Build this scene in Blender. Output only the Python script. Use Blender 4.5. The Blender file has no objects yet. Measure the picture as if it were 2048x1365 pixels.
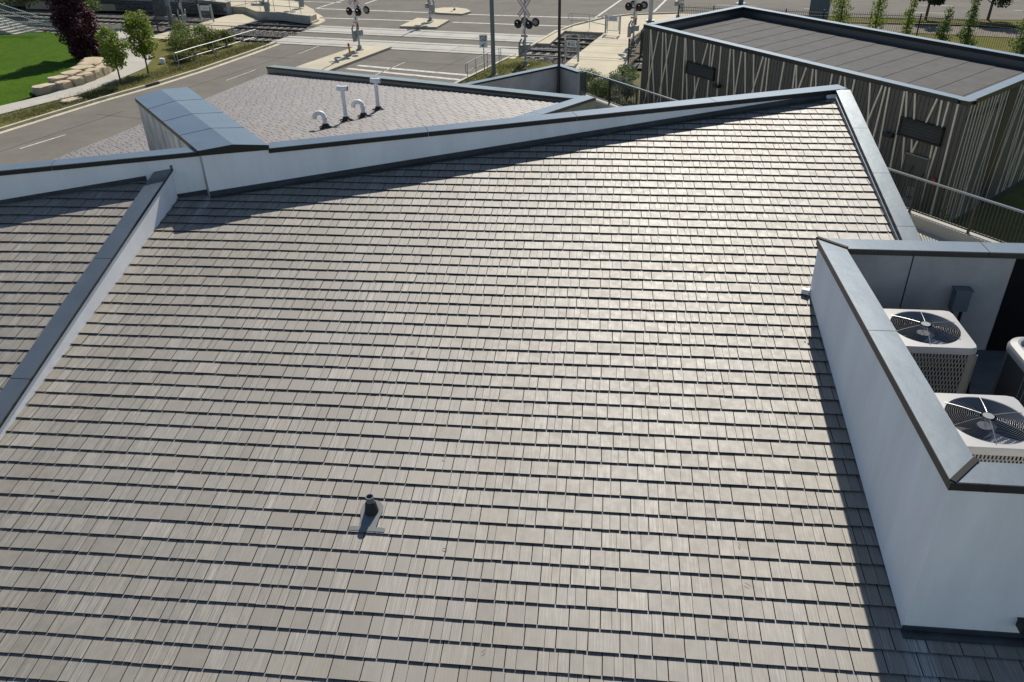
import bpy, math, random
import numpy as np
from mathutils import Matrix, Vector
random.seed(7); rng = np.random.default_rng(7)
R = math.radians
SC = bpy.context.scene
COL = SC.collection

# ------------------------------------------------------------------ camera
ZC = 10.8
PITCH, ROLL, FPX = R(31.0927), R(-1.2521), 1592.0
_f = np.array([0, math.cos(PITCH), -math.sin(PITCH)]); _u = np.array([0, math.sin(PITCH), math.cos(PITCH)]); _r = np.array([1., 0, 0])
CR = math.cos(ROLL) * _r + math.sin(ROLL) * _u; CU = -math.sin(ROLL) * _r + math.cos(ROLL) * _u; CF = _f
cam = bpy.data.cameras.new('camera'); camo = bpy.data.objects.new('camera', cam); COL.objects.link(camo)
camo.matrix_world = Matrix(((CR[0], CU[0], -CF[0], 0), (CR[1], CU[1], -CF[1], 0), (CR[2], CU[2], -CF[2], ZC), (0, 0, 0, 1)))
cam.sensor_width = 36; cam.lens = FPX / 2048 * 36; cam.clip_end = 2000; cam.clip_start = .05
SC.camera = camo
# ------------------------------------------------------------------ light
SUN_EL, SUN_ROT = R(44), R(15)          # sun ahead of the camera, a little to the right
w = bpy.data.worlds.new('World'); SC.world = w; w.use_nodes = True
nt = w.node_tree; sky = nt.nodes.new('ShaderNodeTexSky'); sky.sky_type = 'NISHITA'; sky.sun_disc = False
sky.sun_elevation = SUN_EL; sky.sun_rotation = SUN_ROT; sky.altitude = 1000; sky.air_density = 1.0; sky.dust_density = 0.6; sky.ozone_density = 1.2
nt.links.new(sky.outputs[0], nt.nodes['Background'].inputs[0]); nt.nodes['Background'].inputs[1].default_value = 0.092
sun = bpy.data.lights.new('sun', 'SUN'); sun.energy = 5.0; sun.angle = R(.53); sun.color = (1, .93, .82)
so = bpy.data.objects.new('sun', sun); COL.objects.link(so)
sd = Vector((math.sin(SUN_ROT) * math.cos(SUN_EL), math.cos(SUN_ROT) * math.cos(SUN_EL), math.sin(SUN_EL)))
so.rotation_euler = sd.to_track_quat('Z', 'Y').to_euler(); so.location = (20, 60, 60)
vs = SC.view_settings; vs.view_transform = 'Standard'; vs.look = 'None'; vs.exposure = 0.28; vs.gamma = 1.0; vs.use_curve_mapping = False
SC.cycles.max_bounces = 6; SC.cycles.diffuse_bounces = 3; SC.cycles.glossy_bounces = 3; SC.cycles.transparent_max_bounces = 6
SC.cycles.sample_clamp_indirect = 6

# ------------------------------------------------------------------ materials
def mat(name, col, rough=.6, metal=0., spec=.5, var=0., vscale=3., bump=0., bscale=40., col2=None, aniso=None, detail=5, vcon=.35, bdist=.01):
    m = bpy.data.materials.new(name); m.use_nodes = True
    t = m.node_tree; p = t.nodes['Principled BSDF']
    p.inputs['Roughness'].default_value = rough; p.inputs['Metallic'].default_value = metal; p.inputs['Specular IOR Level'].default_value = spec
    c = (*col, 1); p.inputs['Base Color'].default_value = c
    if var or col2 or bump:
        tc = t.nodes.new('ShaderNodeNewGeometry'); src = tc.outputs['Position']
        if aniso:
            mp = t.nodes.new('ShaderNodeMapping'); mp.inputs['Scale'].default_value = aniso; t.links.new(src, mp.inputs[0]); src = mp.outputs[0]
    if var or col2:
        n = t.nodes.new('ShaderNodeTexNoise'); n.inputs['Scale'].default_value = vscale; n.inputs['Detail'].default_value = detail; n.inputs['Roughness'].default_value = .62
        t.links.new(src, n.inputs['Vector'])
        mr = t.nodes.new('ShaderNodeMapRange'); mr.inputs[1].default_value = .5 - vcon * .5; mr.inputs[2].default_value = .5 + vcon * .5
        t.links.new(n.outputs[0], mr.inputs[0])
        mx = t.nodes.new('ShaderNodeMix'); mx.data_type = 'RGBA'
        a = col if col2 else tuple(x * (1 - var) for x in col); b = col2 if col2 else tuple(min(1, x * (1 + var)) for x in col)
        mx.inputs[6].default_value = (*a, 1); mx.inputs[7].default_value = (*b, 1)
        t.links.new(mr.outputs[0], mx.inputs[0]); t.links.new(mx.outputs[2], p.inputs['Base Color'])
    if bump:
        n2 = t.nodes.new('ShaderNodeTexNoise'); n2.inputs['Scale'].default_value = bscale; n2.inputs['Detail'].default_value = 4
        t.links.new(src, n2.inputs['Vector'])
        b = t.nodes.new('ShaderNodeBump'); b.inputs['Strength'].default_value = bump; b.inputs['Distance'].default_value = bdist
        t.links.new(n2.outputs[0], b.inputs['Height']); t.links.new(b.outputs[0], p.inputs['Normal'])
    return m

def shingle_mat(name='composite_shingle', k=(1, 1, 1)):
    m = bpy.data.materials.new(name); m.use_nodes = True; t = m.node_tree; p = t.nodes['Principled BSDF']
    L = t.links.new
    uv = t.nodes.new('ShaderNodeUVMap'); uv.uv_map = 'UVMap'
    at = t.nodes.new('ShaderNodeAttribute'); at.attribute_name = 'tc'; sp = t.nodes.new('ShaderNodeSeparateColor'); L(at.outputs['Color'], sp.inputs[0])
    def noise(scale, det, rough=.6):
        mp = t.nodes.new('ShaderNodeMapping'); mp.inputs['Scale'].default_value = scale; L(uv.outputs[0], mp.inputs[0])
        n = t.nodes.new('ShaderNodeTexNoise'); n.inputs['Scale'].default_value = 1; n.inputs['Detail'].default_value = det; n.inputs['Roughness'].default_value = rough; L(mp.outputs[0], n.inputs['Vector']); return n.outputs[0]
    def ramp(s, a, b, lo=0., hi=1.):
        r = t.nodes.new('ShaderNodeMapRange'); r.inputs[1].default_value = a; r.inputs[2].default_value = b; r.inputs[3].default_value = lo; r.inputs[4].default_value = hi; L(s, r.inputs[0]); return r.outputs[0]
    def mth(op, a, b):
        k = t.nodes.new('ShaderNodeMath'); k.operation = op
        for i, x in enumerate((a, b)):
            if isinstance(x, (int, float)): k.inputs[i].default_value = x
            else: L(x, k.inputs[i])
        return k.outputs[0]
    st = ramp(noise((85, 1.4, 1), 3, .8), .46, .70)
    bl = ramp(noise((9, 7, 1), 3), .35, .65)
    st2 = mth('MULTIPLY', st, sp.outputs[1])
    mx = t.nodes.new('ShaderNodeMix'); mx.data_type = 'RGBA'
    mx.inputs[6].default_value = (.168 * k[0], .154 * k[1], .131 * k[2], 1); mx.inputs[7].default_value = (.37 * k[0], .346 * k[1], .30 * k[2], 1); L(st2, mx.inputs[0])
    val = mth('MULTIPLY', ramp(bl, 0, 1, .93, 1.07), ramp(sp.outputs[0], 0, 1, .89, 1.10))
    hs = t.nodes.new('ShaderNodeHueSaturation'); L(val, hs.inputs['Value']); L(mx.outputs[2], hs.inputs['Color'])
    L(ramp(sp.outputs[2], 0, 1, .85, 1.15), hs.inputs['Saturation'])
    # pale run-off streaks below the wall ends, broad soiling down the slope
    gp = t.nodes.new('ShaderNodeNewGeometry')
    mpg = t.nodes.new('ShaderNodeMapping'); mpg.inputs['Scale'].default_value = (1.1, .35, .35); L(gp.outputs['Position'], mpg.inputs[0])
    ng = t.nodes.new('ShaderNodeTexNoise'); ng.inputs['Scale'].default_value = .9; ng.inputs['Detail'].default_value = 6; ng.inputs['Roughness'].default_value = .65; L(mpg.outputs[0], ng.inputs['Vector'])
    dm = t.nodes.new('ShaderNodeMix'); dm.data_type = 'RGBA'; dm.blend_type = 'MULTIPLY'; L(ramp(ng.outputs[0], .42, .68, 0., .8), dm.inputs[0]); L(hs.outputs[0], dm.inputs[6]); dm.inputs[7].default_value = (.82, .80, .76, 1); col = dm.outputs[2]
    def dotp(vec, off):
        d = t.nodes.new('ShaderNodeVectorMath'); d.operation = 'DOT_PRODUCT'; L(gp.outputs['Position'], d.inputs[0]); d.inputs[1].default_value = vec; return mth('SUBTRACT', d.outputs['Value'], off)
    ps = R(6.5787); U_, W_ = (math.cos(ps), -math.sin(ps), 0), (math.sin(ps), math.cos(ps), 0); o_ = (3.66, 5.05)
    uu = dotp(U_, o_[0] * U_[0] + o_[1] * U_[1]); ww = dotp(W_, o_[0] * W_[0] + o_[1] * W_[1])
    stn = ramp(noise((45, .8, 1), 2, .7), .38, .62)
    for u0, wt, wb, hw, amt in ((.10, .0, -1.9, .17, .55), (-9.72, 7.02, 5.9, .10, .40), (-10.1, 6.9, 6.2, .06, .25), (-6.9, 7.75, 6.9, .09, .30), (-3.2, 8.7, 8.2, .08, .3), (-10.0, 6.0, -3, .22, .10)):
        wob = mth('ADD', uu, mth('MULTIPLY', ramp(noise((4, 3, 1), 2), 0, 1, -.04, .04), 1.)); a_ = mth('ABSOLUTE', mth('SUBTRACT', wob, u0), 0); m1 = ramp(a_, hw, hw * .35); m2 = ramp(ww, wb, wb + (wt - wb) * .7)
        m3 = ramp(ww, wt + .05, wt); k_ = mth('MULTIPLY', mth('MULTIPLY', m1, m2), mth('MULTIPLY', m3, mth('MULTIPLY', stn, amt)))
        x_ = t.nodes.new('ShaderNodeMix'); x_.data_type = 'RGBA'; L(k_, x_.inputs[0]); L(col, x_.inputs[6]); x_.inputs[7].default_value = (.60, .62, .62, 1); col = x_.outputs[2]
    L(col, p.inputs['Base Color'])
    p.inputs['Specular IOR Level'].default_value = 1.0
    L(ramp(bl, 0, 1, .58, .66), p.inputs['Roughness'])
    b = t.nodes.new('ShaderNodeBump'); b.inputs['Strength'].default_value = .35; b.inputs['Distance'].default_value = .002
    L(noise((130, 2.5, 1), 3, .7), b.inputs['Height']); L(b.outputs[0], p.inputs['Normal'])
    return m

MT = dict(
    shingle=shingle_mat(), rearshingle=shingle_mat('mauve_shingle', (.68, .645, .70)),
    underlay=mat('roof_underlay', (.022, .022, .024), .9),
    stucco=mat('white_stucco', (.87, .86, .84), .85, spec=.25, var=.07, vscale=2.2, detail=8, aniso=(1, 1, .22), bump=.35, bscale=70, bdist=.006),
    greywall=mat('grey_render', (.36, .36, .35), .85, spec=.2, var=.18, vscale=.9, bump=.2, bscale=60),
    marble=mat('streaked_panel', (.30, .29, .26), .75, spec=.3, col2=(.62, .61, .57), vscale=2.2, aniso=(1.2, 1.2, .5), vcon=.3, bump=.2, bscale=30),
    cap=mat('charcoal_metal', (.066, .075, .079), .26, var=.14, vscale=1.5, bump=.16, bscale=1.9, bdist=.03),
    fascia=mat('shaded_charcoal_metal', (.014, .017, .019), .36, spec=.45, var=.1, vscale=2),  # same metal as the cap, edge shade put into a darker colour
    seam=mat('metal_seam', (.008, .009, .010), .7, spec=.2),
    flash=mat('base_flashing', (.035, .042, .047), .45, spec=.5, var=.4, vscale=3),
    ltflash=mat('light_flashing', (.20, .22, .24), .4, spec=.5, var=.2, vscale=2),
    pvc=mat('white_plastic', (.74, .75, .74), .45, spec=.4),
    rubber=mat('black_rubber', (.012, .012, .013), .6),
    graypipe=mat('grey_pipe', (.13, .15, .17), .45, spec=.4),
    platemetal=mat('vent_plate', (.15, .16, .165), .45, spec=.5),
    acwhite=mat('condenser_paint', (.30, .302, .302), .42, spec=.5, var=.04, vscale=4),
    acgrey=mat('condenser_panel', (.20, .20, .19), .5, spec=.4),
    acdark=mat('condenser_dark', (.035, .04, .045), .35, spec=.6),
    black=mat('black_void', (.008, .008, .009), .8, spec=.1),
    wire=mat('bright_wire', (.42, .42, .42), .35, metal=.9),
    alu=mat('fan_blade', (.45, .45, .45), .25, metal=.9),
    boxgrey=mat('electrical_grey', (.11, .14, .155), .5, spec=.4),
    floorpan=mat('roof_paver', (.10, .10, .10), .85, var=.2, vscale=4),
    clad=mat('dark_cladding', (.10, .095, .078), .55, spec=.35, var=.08, vscale=2),
    cladcap=mat('cladding_cap', (.036, .040, .043), .28, var=.08, vscale=1),
    strip=mat('champagne_strip', (.70, .63, .48), .5, spec=.4, var=.08, vscale=5),
    louvre=mat('black_louvre', (.014, .015, .015), .5, spec=.4),
    membrane=mat('roof_membrane', (.042, .042, .042), .85, spec=.25, col2=(.082, .080, .076), detail=9, vscale=1.3, vcon=.4, bump=.15, bscale=30),
    asphalt=mat('weathered_asphalt', (.140, .131, .112), .95, spec=.15, var=.20, vscale=.55, bump=.12, bscale=60, vcon=.5),
    concrete=mat('pale_concrete', (.36, .345, .30), .85, spec=.25, var=.14, vscale=.8, vcon=.5, bump=.08, bscale=30),
    walk=mat('tan_concrete', (.42, .375, .275), .85, spec=.25, var=.16, vscale=.5, vcon=.5),
    kerb=mat('kerb_concrete', (.44, .40, .30), .85, spec=.25, var=.12, vscale=1.5),
    panel=mat('crossing_concrete', (.36, .35, .31), .85, spec=.25, var=.16, vscale=.9, vcon=.5),
    paint=mat('road_paint', (.30, .29, .26), .8, spec=.2, col2=(.62, .61, .56), vscale=3, vcon=.4),
    yellow=mat('yellow_paint', (.65, .40, .03), .6),
    ballast=mat('ballast_bed', (.055, .053, .048), .95, spec=.1, col2=(.16, .15, .135), vscale=9, vcon=.3, bump=.8, bscale=14, bdist=.05),
    stone=mat('ballast_stone', (.13, .125, .115), .9, spec=.1, var=.35, vscale=6),
    gravel=mat('gravel_path', (.17, .15, .12), .95, spec=.1, var=.2, vscale=2),
    tie=mat('concrete_sleeper', (.24, .22, .185), .9, var=.15, vscale=4),
    rail=mat('rail_steel', (.075, .06, .052), .5, spec=.5),
    galv=mat('galvanised_steel', (.36, .38, .38), .45, spec=.5, metal=.15, var=.08, vscale=6),
    poleg=mat('painted_pole', (.16, .185, .19), .5, spec=.4),
    signalgrey=mat('signal_housing', (.26, .28, .27), .55, spec=.4, var=.08, vscale=5),
    iron=mat('black_iron', (.012, .013, .015), .45, spec=.5),
    railgrey=mat('rail_paint', (.018, .020, .022), .42, spec=.6),
    signwhite=mat('sign_white', (.74, .74, .72), .5, spec=.4),
    signred=mat('sign_red', (.42, .035, .03), .5, spec=.4),
    signblack=mat('sign_black', (.015, .015, .015), .5),
    orange=mat('orange_bollard', (.50, .25, .06), .6, var=.1, vscale=8),
    redlamp=mat('red_lens', (.04, .006, .006), .35, spec=.6),
    lawn=mat('mown_lawn', (.024, .062, .005), 1., spec=.03, col2=(.075, .135, .016), vscale=1.1, detail=9, vcon=.5, bump=.8, bscale=9, bdist=.10),
    rough=mat('dry_verge', (.060, .085, .015), 1., spec=.03, col2=(.17, .14, .06), vscale=.7, vcon=.45, bump=.6, bscale=9, bdist=.06),
    soil=mat('bare_ground', (.15, .125, .085), .95, spec=.1, col2=(.07, .085, .03), vscale=.5, vcon=.5, bump=.4, bscale=8, bdist=.05),
    boulder=mat('sandstone_block', (.33, .27, .18), .9, spec=.2, col2=(.50, .42, .30), vscale=1.8, vcon=.4, bump=.6, bscale=5, bdist=.05),
    rockdark=mat('stacked_stone', (.105, .105, .10), .9, spec=.2, var=.3, vscale=4, bump=.6, bscale=6, bdist=.05),
    bark=mat('bark', (.085, .065, .048), .9, var=.3, vscale=12),
    greenrail=mat('pale_green_rail', (.34, .42, .40), .5, spec=.4),
)

for k_ in ('cap', 'cladcap'): MT[k_].node_tree.nodes['Principled BSDF'].inputs['IOR'].default_value = 2.35; MT[k_].node_tree.nodes['Principled BSDF'].inputs['Specular Tint'].default_value = (.82, .94, 1, 1)

for k_, q_ in (('lawn', .85), ('membrane', .75), ('asphalt', .72), ('rough', .8)):
    for n_ in MT[k_].node_tree.nodes:
        if n_.type == 'TEX_NOISE' and n_.inputs['Detail'].default_value > 4.5: n_.inputs['Roughness'].default_value = q_; n_.inputs['Detail'].default_value = 12

def leaf_mat(name, a, b, transl=.35):
    m = bpy.data.materials.new(name); m.use_nodes = True; t = m.node_tree; p = t.nodes['Principled BSDF']; L = t.links.new
    at = t.nodes.new('ShaderNodeAttribute'); at.attribute_name = 'tc'; sp = t.nodes.new('ShaderNodeSeparateColor'); L(at.outputs['Color'], sp.inputs[0])
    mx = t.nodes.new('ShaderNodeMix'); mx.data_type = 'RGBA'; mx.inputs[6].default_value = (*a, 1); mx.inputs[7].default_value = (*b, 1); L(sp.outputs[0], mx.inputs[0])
    L(mx.outputs[2], p.inputs['Base Color']); p.inputs['Roughness'].default_value = .55; p.inputs['Specular IOR Level'].default_value = .35
    tr = t.nodes.new('ShaderNodeBsdfTranslucent'); L(mx.outputs[2], tr.inputs[0])
    ms = t.nodes.new('ShaderNodeMixShader'); ms.inputs[0].default_value = transl; L(p.outputs[0], ms.inputs[1]); L(tr.outputs[0], ms.inputs[2])
    L(ms.outputs[0], t.nodes['Material Output'].inputs[0]); return m
LM = dict(
    plum=leaf_mat('plum_leaf', (.030, .007, .012), (.12, .028, .042), .25),
    lime=leaf_mat('lime_leaf', (.12, .18, .02), (.27, .33, .06), .45),
    green=leaf_mat('green_leaf', (.06, .11, .018), (.17, .23, .05), .4),
    dark=leaf_mat('dark_leaf', (.018, .036, .012), (.045, .075, .022), .25),
    shrub=leaf_mat('shrub_leaf', (.06, .085, .016), (.19, .20, .05), .4),
    grey=leaf_mat('greygreen_leaf', (.07, .095, .055), (.20, .24, .16)),
    weed=leaf_mat('weed_blade', (.075, .10, .02), (.26, .23, .09)),
)

# ------------------------------------------------------------------ mesh helpers
def V3(*a): return np.array(a, float)
class MB:
    def __init__(s): s.v = []; s.f = []
    def add(s, vs, fs):
        k = len(s.v); s.v += [tuple(map(float, x)) for x in vs]; s.f += [tuple(i + k for i in f) for f in fs]; return s
    def hexa(s, b, t):       # bottom 4, top 4
        n = len(b); fs = [tuple(range(n))[::-1], tuple(range(n, 2 * n))] + [(i, (i + 1) % n, n + (i + 1) % n, n + i) for i in range(n)]
        return s.add(list(b) + list(t), fs)
    def box(s, c, size, ax=None):
        ax = ax if ax is not None else np.eye(3); c = np.array(c, float); h = [ax[i] * size[i] / 2 for i in range(3)]
        b = [c + sx * h[0] + sy * h[1] - h[2] for sx, sy in ((-1, -1), (1, -1), (1, 1), (-1, 1))]; t = [x + 2 * h[2] for x in b]
        return s.hexa(b, t)
    def prism(s, poly, z0, z1):   # poly: xy list, z0/z1 numbers or callables
        g = lambda z, p: z(p[0], p[1]) if callable(z) else z
        return s.hexa([(p[0], p[1], g(z0, p)) for p in poly], [(p[0], p[1], g(z1, p)) for p in poly])
    def tube(s, pts, r, n=8, caps=True):
        pts = [np.array(p, float) for p in pts]; rs = r if isinstance(r, (list, tuple)) else [r] * len(pts)
        vs = []; prev = None
        for i, p in enumerate(pts):
            d = pts[min(i + 1, len(pts) - 1)] - pts[max(i - 1, 0)]; d = d / (np.linalg.norm(d) + 1e-9)
            if prev is None:
                a = np.cross(d, (0, 0, 1.) if abs(d[2]) < .9 else (1., 0, 0))
            else: a = prev - d * (prev @ d)
            a = a / (np.linalg.norm(a) + 1e-9); b = np.cross(d, a); prev = a
            vs += [p + rs[i] * (a * math.cos(2 * math.pi * k / n) + b * math.sin(2 * math.pi * k / n)) for k in range(n)]
        m = len(pts); fs = [(i * n + k, i * n + (k + 1) % n, (i + 1) * n + (k + 1) % n, (i + 1) * n + k) for i in range(m - 1) for k in range(n)]
        if caps: fs += [tuple(range(n))[::-1], tuple((m - 1) * n + k for k in range(n))]
        return s.add(vs, fs)
    def disc(s, c, nrm, r, th, n=20, r2=None):   # short cylinder with axis nrm, from c to c+nrm*th
        nrm = np.array(nrm, float); nrm /= np.linalg.norm(nrm); c = np.array(c, float)
        return s.tube([c, c + nrm * th], [r, r2 if r2 is not None else r], n)
    def build(s, name, material, parent=None, smooth=False):
        me = bpy.data.meshes.new(name); me.from_pydata(s.v, [], s.f); me.update()
        me.materials.append(MT[material] if isinstance(material, str) else material)
        if smooth:
            me.polygons.foreach_set('use_smooth', [True] * len(me.polygons)); me.set_sharp_from_angle(angle=R(38))
        return link(name, me, parent)
PINV = {}
def link(name, data, parent=None):
    o = bpy.data.objects.new(name, data); COL.objects.link(o)
    if parent is not None:
        o.parent = parent; o.matrix_parent_inverse = PINV.get(parent.name, Matrix.Identity(4))
    return o
LABELS = set()
def thing(name, label, cat, loc, group=None):
    o = bpy.data.objects.new(name, None); COL.objects.link(o); o.location = loc; o.empty_display_size = .3
    PINV[o.name] = Matrix.Translation(-Vector(loc)); return tag(o, label, cat, group)
def tag(o, label, cat, group=None):
    o['label'] = label; o['category'] = cat
    if group: o['group'] = group
    return o
def struct(o): o['kind'] = 'structure'; return o
def stuff(o): o['kind'] = 'stuff'; return o
def copyobj(src, parent, loc=None, mw=None):
    o = src.copy(); COL.objects.link(o); o.parent = parent; o.matrix_parent_inverse = PINV.get(parent.name, Matrix.Identity(4)) if parent else Matrix.Identity(4)
    if loc is not None: o.location = loc
    if mw is not None: o.matrix_basis = mw
    return o
def seg(p, q, n): return [np.array(p) + (np.array(q) - np.array(p)) * k / n for k in range(n + 1)]
def frame2(a, z=V3(0, 0, 1)):       # axes with x along azimuth a (deg)
    x = V3(math.cos(R(a)), math.sin(R(a)), 0); return np.array([x, V3(-x[1], x[0], 0), z])
def offs(p, q, o):
    d = np.array(q[:2], float) - np.array(p[:2], float); d /= np.linalg.norm(d); n = np.array([-d[1], d[0]]); return n * o
def wallbox(mb, p, q, o0, o1, z0, z1p, z1q=None, z0q=None):
    """box along plan line p-q between left offsets o0 and o1; z0 base, top z1p at p and z1q at q"""
    z1q = z1p if z1q is None else z1q; z0q = z0 if z0q is None else z0q
    a, b = offs(p, q, o0), offs(p, q, o1); P = [(*(np.array(p[:2]) + a),), (*(np.array(q[:2]) + a),), (*(np.array(q[:2]) + b),), (*(np.array(p[:2]) + b),)]
    zz = [z1p, z1q, z1q, z1p]; z00 = [z0, z0q, z0q, z0]
    if o1 < o0: P = [P[3], P[2], P[1], P[0]]; 
    return mb.hexa([(P[i][0], P[i][1], z00[i]) for i in range(4)], [(P[i][0], P[i][1], zz[i]) for i in range(4)])
def capline(parent, p, q, o0, o1, zp, zq, drop, nseg, m='cap', name='cap_panel', over=.02, th=.012):
    """metal coping: nseg folded panels, top sheet and a fascia on both sides"""
    p, q = np.array(p[:2], float), np.array(q[:2], float); Ln = np.linalg.norm(q - p); out = []
    for k in range(nseg):
        g = .005 / Ln
        t0, t1 = k / nseg + (g if k else 0), (k + 1) / nseg - (g if k < nseg - 1 else 0)
        a, b = p + (q - p) * t0, p + (q - p) * t1; za, zb = zp + (zq - zp) * t0, zp + (zq - zp) * t1
        mb = MB(); wallbox(mb, a, b, o0 - over, o1 + over, za - th, za, zb, zb - th); out.append(mb.build(name, m, parent))
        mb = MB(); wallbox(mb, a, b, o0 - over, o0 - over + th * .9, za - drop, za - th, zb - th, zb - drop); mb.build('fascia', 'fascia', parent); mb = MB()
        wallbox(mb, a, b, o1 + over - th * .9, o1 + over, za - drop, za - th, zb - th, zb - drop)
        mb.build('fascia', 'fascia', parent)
        if k:
            sm = MB(); wallbox(sm, a - (q - p) / Ln * .010, a, o0 - over + .001, o1 + over - .001, za - .010, za - .006); sm.build('cap_joint', 'seam', parent)
    return out
def leaves(name, parent, centers, n, size, material, flat=.0, up=.3, jitter=1., lo=0., hi=1.):
    """leaf quads round weighted clump centres: list of (centre, radii)"""
    cs = np.array([c[0] for c in centers], float); rs = np.array([c[1] for c in centers], float)
    wgt = rs.prod(1) ** (2 / 3); idx = rng.choice(len(cs), n, p=wgt / wgt.sum())
    d = rng.normal(size=(n, 3)); d /= np.linalg.norm(d, axis=1)[:, None]
    rad = rng.random(n) ** .45
    pos = cs[idx] + d * rs[idx] * rad[:, None]
    nrm = d * .6 + rng.normal(size=(n, 3)) * .6 + np.array([0, 0, up]); nrm /= np.linalg.norm(nrm, axis=1)[:, None]
    a = np.cross(nrm, rng.normal(size=(n, 3))); a /= np.linalg.norm(a, axis=1)[:, None]; b = np.cross(nrm, a)
    s = size * (.6 + .8 * rng.random(n))[:, None]
    v = np.stack([pos - a * s * .5, pos - b * s * .28 + nrm * s * .06, pos + a * s * .5, pos + b * s * .28 + nrm * s * .06], 1).reshape(-1, 3)
    f = np.arange(4 * n).reshape(-1, 4)
    me = bpy.data.meshes.new(name); me.from_pydata(v.tolist(), [], f.tolist()); me.materials.append(material)
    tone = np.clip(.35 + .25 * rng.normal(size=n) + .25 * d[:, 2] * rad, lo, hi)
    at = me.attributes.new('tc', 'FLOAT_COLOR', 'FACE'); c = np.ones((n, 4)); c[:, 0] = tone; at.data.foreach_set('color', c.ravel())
    return link(name, me, parent)

# ------------------------------------------------------------------ roof frames
PSI, AL, HP = R(6.5787), R(11.6534), 7.33125
U = V3(math.cos(PSI), -math.sin(PSI), 0); VD = V3(math.sin(PSI), math.cos(PSI), 0); VV = VD * math.cos(AL) + V3(0, 0, math.sin(AL)); NN = np.cross(U, VV)
def zmain(x, y): return ZC - (NN[0] * x + NN[1] * y + HP) / NN[2]
O = V3(3.66, 5.05, 0); O[2] = zmain(O[0], O[1])
def uw(u, w_): p = O + U * u + VD * w_; return p[:2]           # plan position from roof-aligned coordinates
WA = np.array([-5.17, 13.17]); WD = np.array([math.cos(R(12.67)), math.sin(R(12.67))]); WN = np.array([-WD[1], WD[0]])
def ws(s, o=0.): return WA + WD * s + WN * o                    # along / behind the tall parapet
ztop = lambda s: 6.655 + .0175 * s
def zleft(x, y): return 6.25 + .0232 * (x + 6.02) + .2655 * (y - 13.1)
def zribw(w_): return 5.04 + (w_ - 1.936) * .2725

# ------------------------------------------------------------------ shingles
TW, EX = .305, .2286
VARS = []
def make_variants(K):
    opts = [[1.], [.5, .5], [.35, .65], [.65, .35], [.42, .58], [.3, .3, .4], [.36, .28, .36], [.58, .42], [1.], [.27, .73]]
    for k in range(K):
        sp = random.choice(opts); x = .005; subs = []; base = random.gauss(.5, .15); warm = random.random()
        for i, f in enumerate(sp):
            w_ = f * (TW - .010); g = .0022
            subs.append((x + (g if i else 0), x + w_ - (g if i < len(sp) - 1 else 0), .0262 + random.uniform(-.0012, .0014), min(1, max(0, base + random.gauss(0, .10))), random.choice((.10, .3, .6, 1., 1.)) * random.uniform(.6, 1), warm, random.uniform(-.0025, .0025), random.uniform(0, 60)))
            x += w_
        VARS.append(subs)
make_variants(64)
def sub_faces(poly, hb, v0, lip=.0075):
    n = len(poly); top = [(p[0], p[1], hb - (p[1] - v0) * .093) for p in poly]; bot = [(p[0], p[1] + (.004 if abs(p[1] - v0) < 1e-6 else 0), hb - (p[1] - v0) * .093 - lip) for p in poly]
    return top + bot, [tuple(range(n))] + [(i, n + i, n + (i + 1) % n, (i + 1) % n) for i in range(n)]
def clip(poly, a, b):    # keep left of a->b
    out = []; n = len(poly); sgn = lambda p: (b[0] - a[0]) * (p[1] - a[1]) - (b[1] - a[1]) * (p[0] - a[0])
    for i in range(n):
        p, q = poly[i], poly[(i + 1) % n]; sp_, sq = sgn(p), sgn(q)
        if sp_ >= 0: out.append(p)
        if sp_ * sq < 0: t = sp_ / (sp_ - sq); out.append((p[0] + (q[0] - p[0]) * t, p[1] + (q[1] - p[1]) * t))
    return out
def tile_mesh(name, vs, fs, uvs, cols, parent, m='shingle'):
    me = bpy.data.meshes.new(name); me.from_pydata(vs, [], fs); me.materials.append(MT[m])
    ul = me.uv_layers.new(name='UVMap'); li = np.zeros(len(me.loops), int); me.loops.foreach_get('vertex_index', li)
    ul.data.foreach_set('uv', np.array(uvs, float)[li].ravel())
    at = me.attributes.new('tc', 'FLOAT_COLOR', 'FACE'); at.data.foreach_set('color', np.array(cols, float).ravel())
    return link(name, me, parent)
def visible(P):
    d = P - V3(0, 0, ZC); z = d @ CF
    return z > .1 and abs((d @ CR) / z * FPX) < 1060 and abs((d @ CU) / z * FPX) < 720
VM = {}
def variant_mesh(k):
    if k not in VM:
        vs, fs, uvs, cols = [], [], [], []
        for (x0, x1, hb, tone, stri, warm, dv, sd_) in VARS[k]:
            a, b = sub_faces([(x0, dv), (x1, dv), (x1, .241), (x0, .241)], hb, dv); k0 = len(vs)
            vs += a; fs += [tuple(i + k0 for i in f) for f in b]; uvs += [(p[0] + sd_, p[1] + sd_ * .37) for p in a]; cols += [(tone, stri, warm, 1)] * len(b)
        o = tile_mesh('shingle', vs, fs, uvs, cols, None); VM[k] = o.data; bpy.data.objects.remove(o)
    return VM[k]
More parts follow.
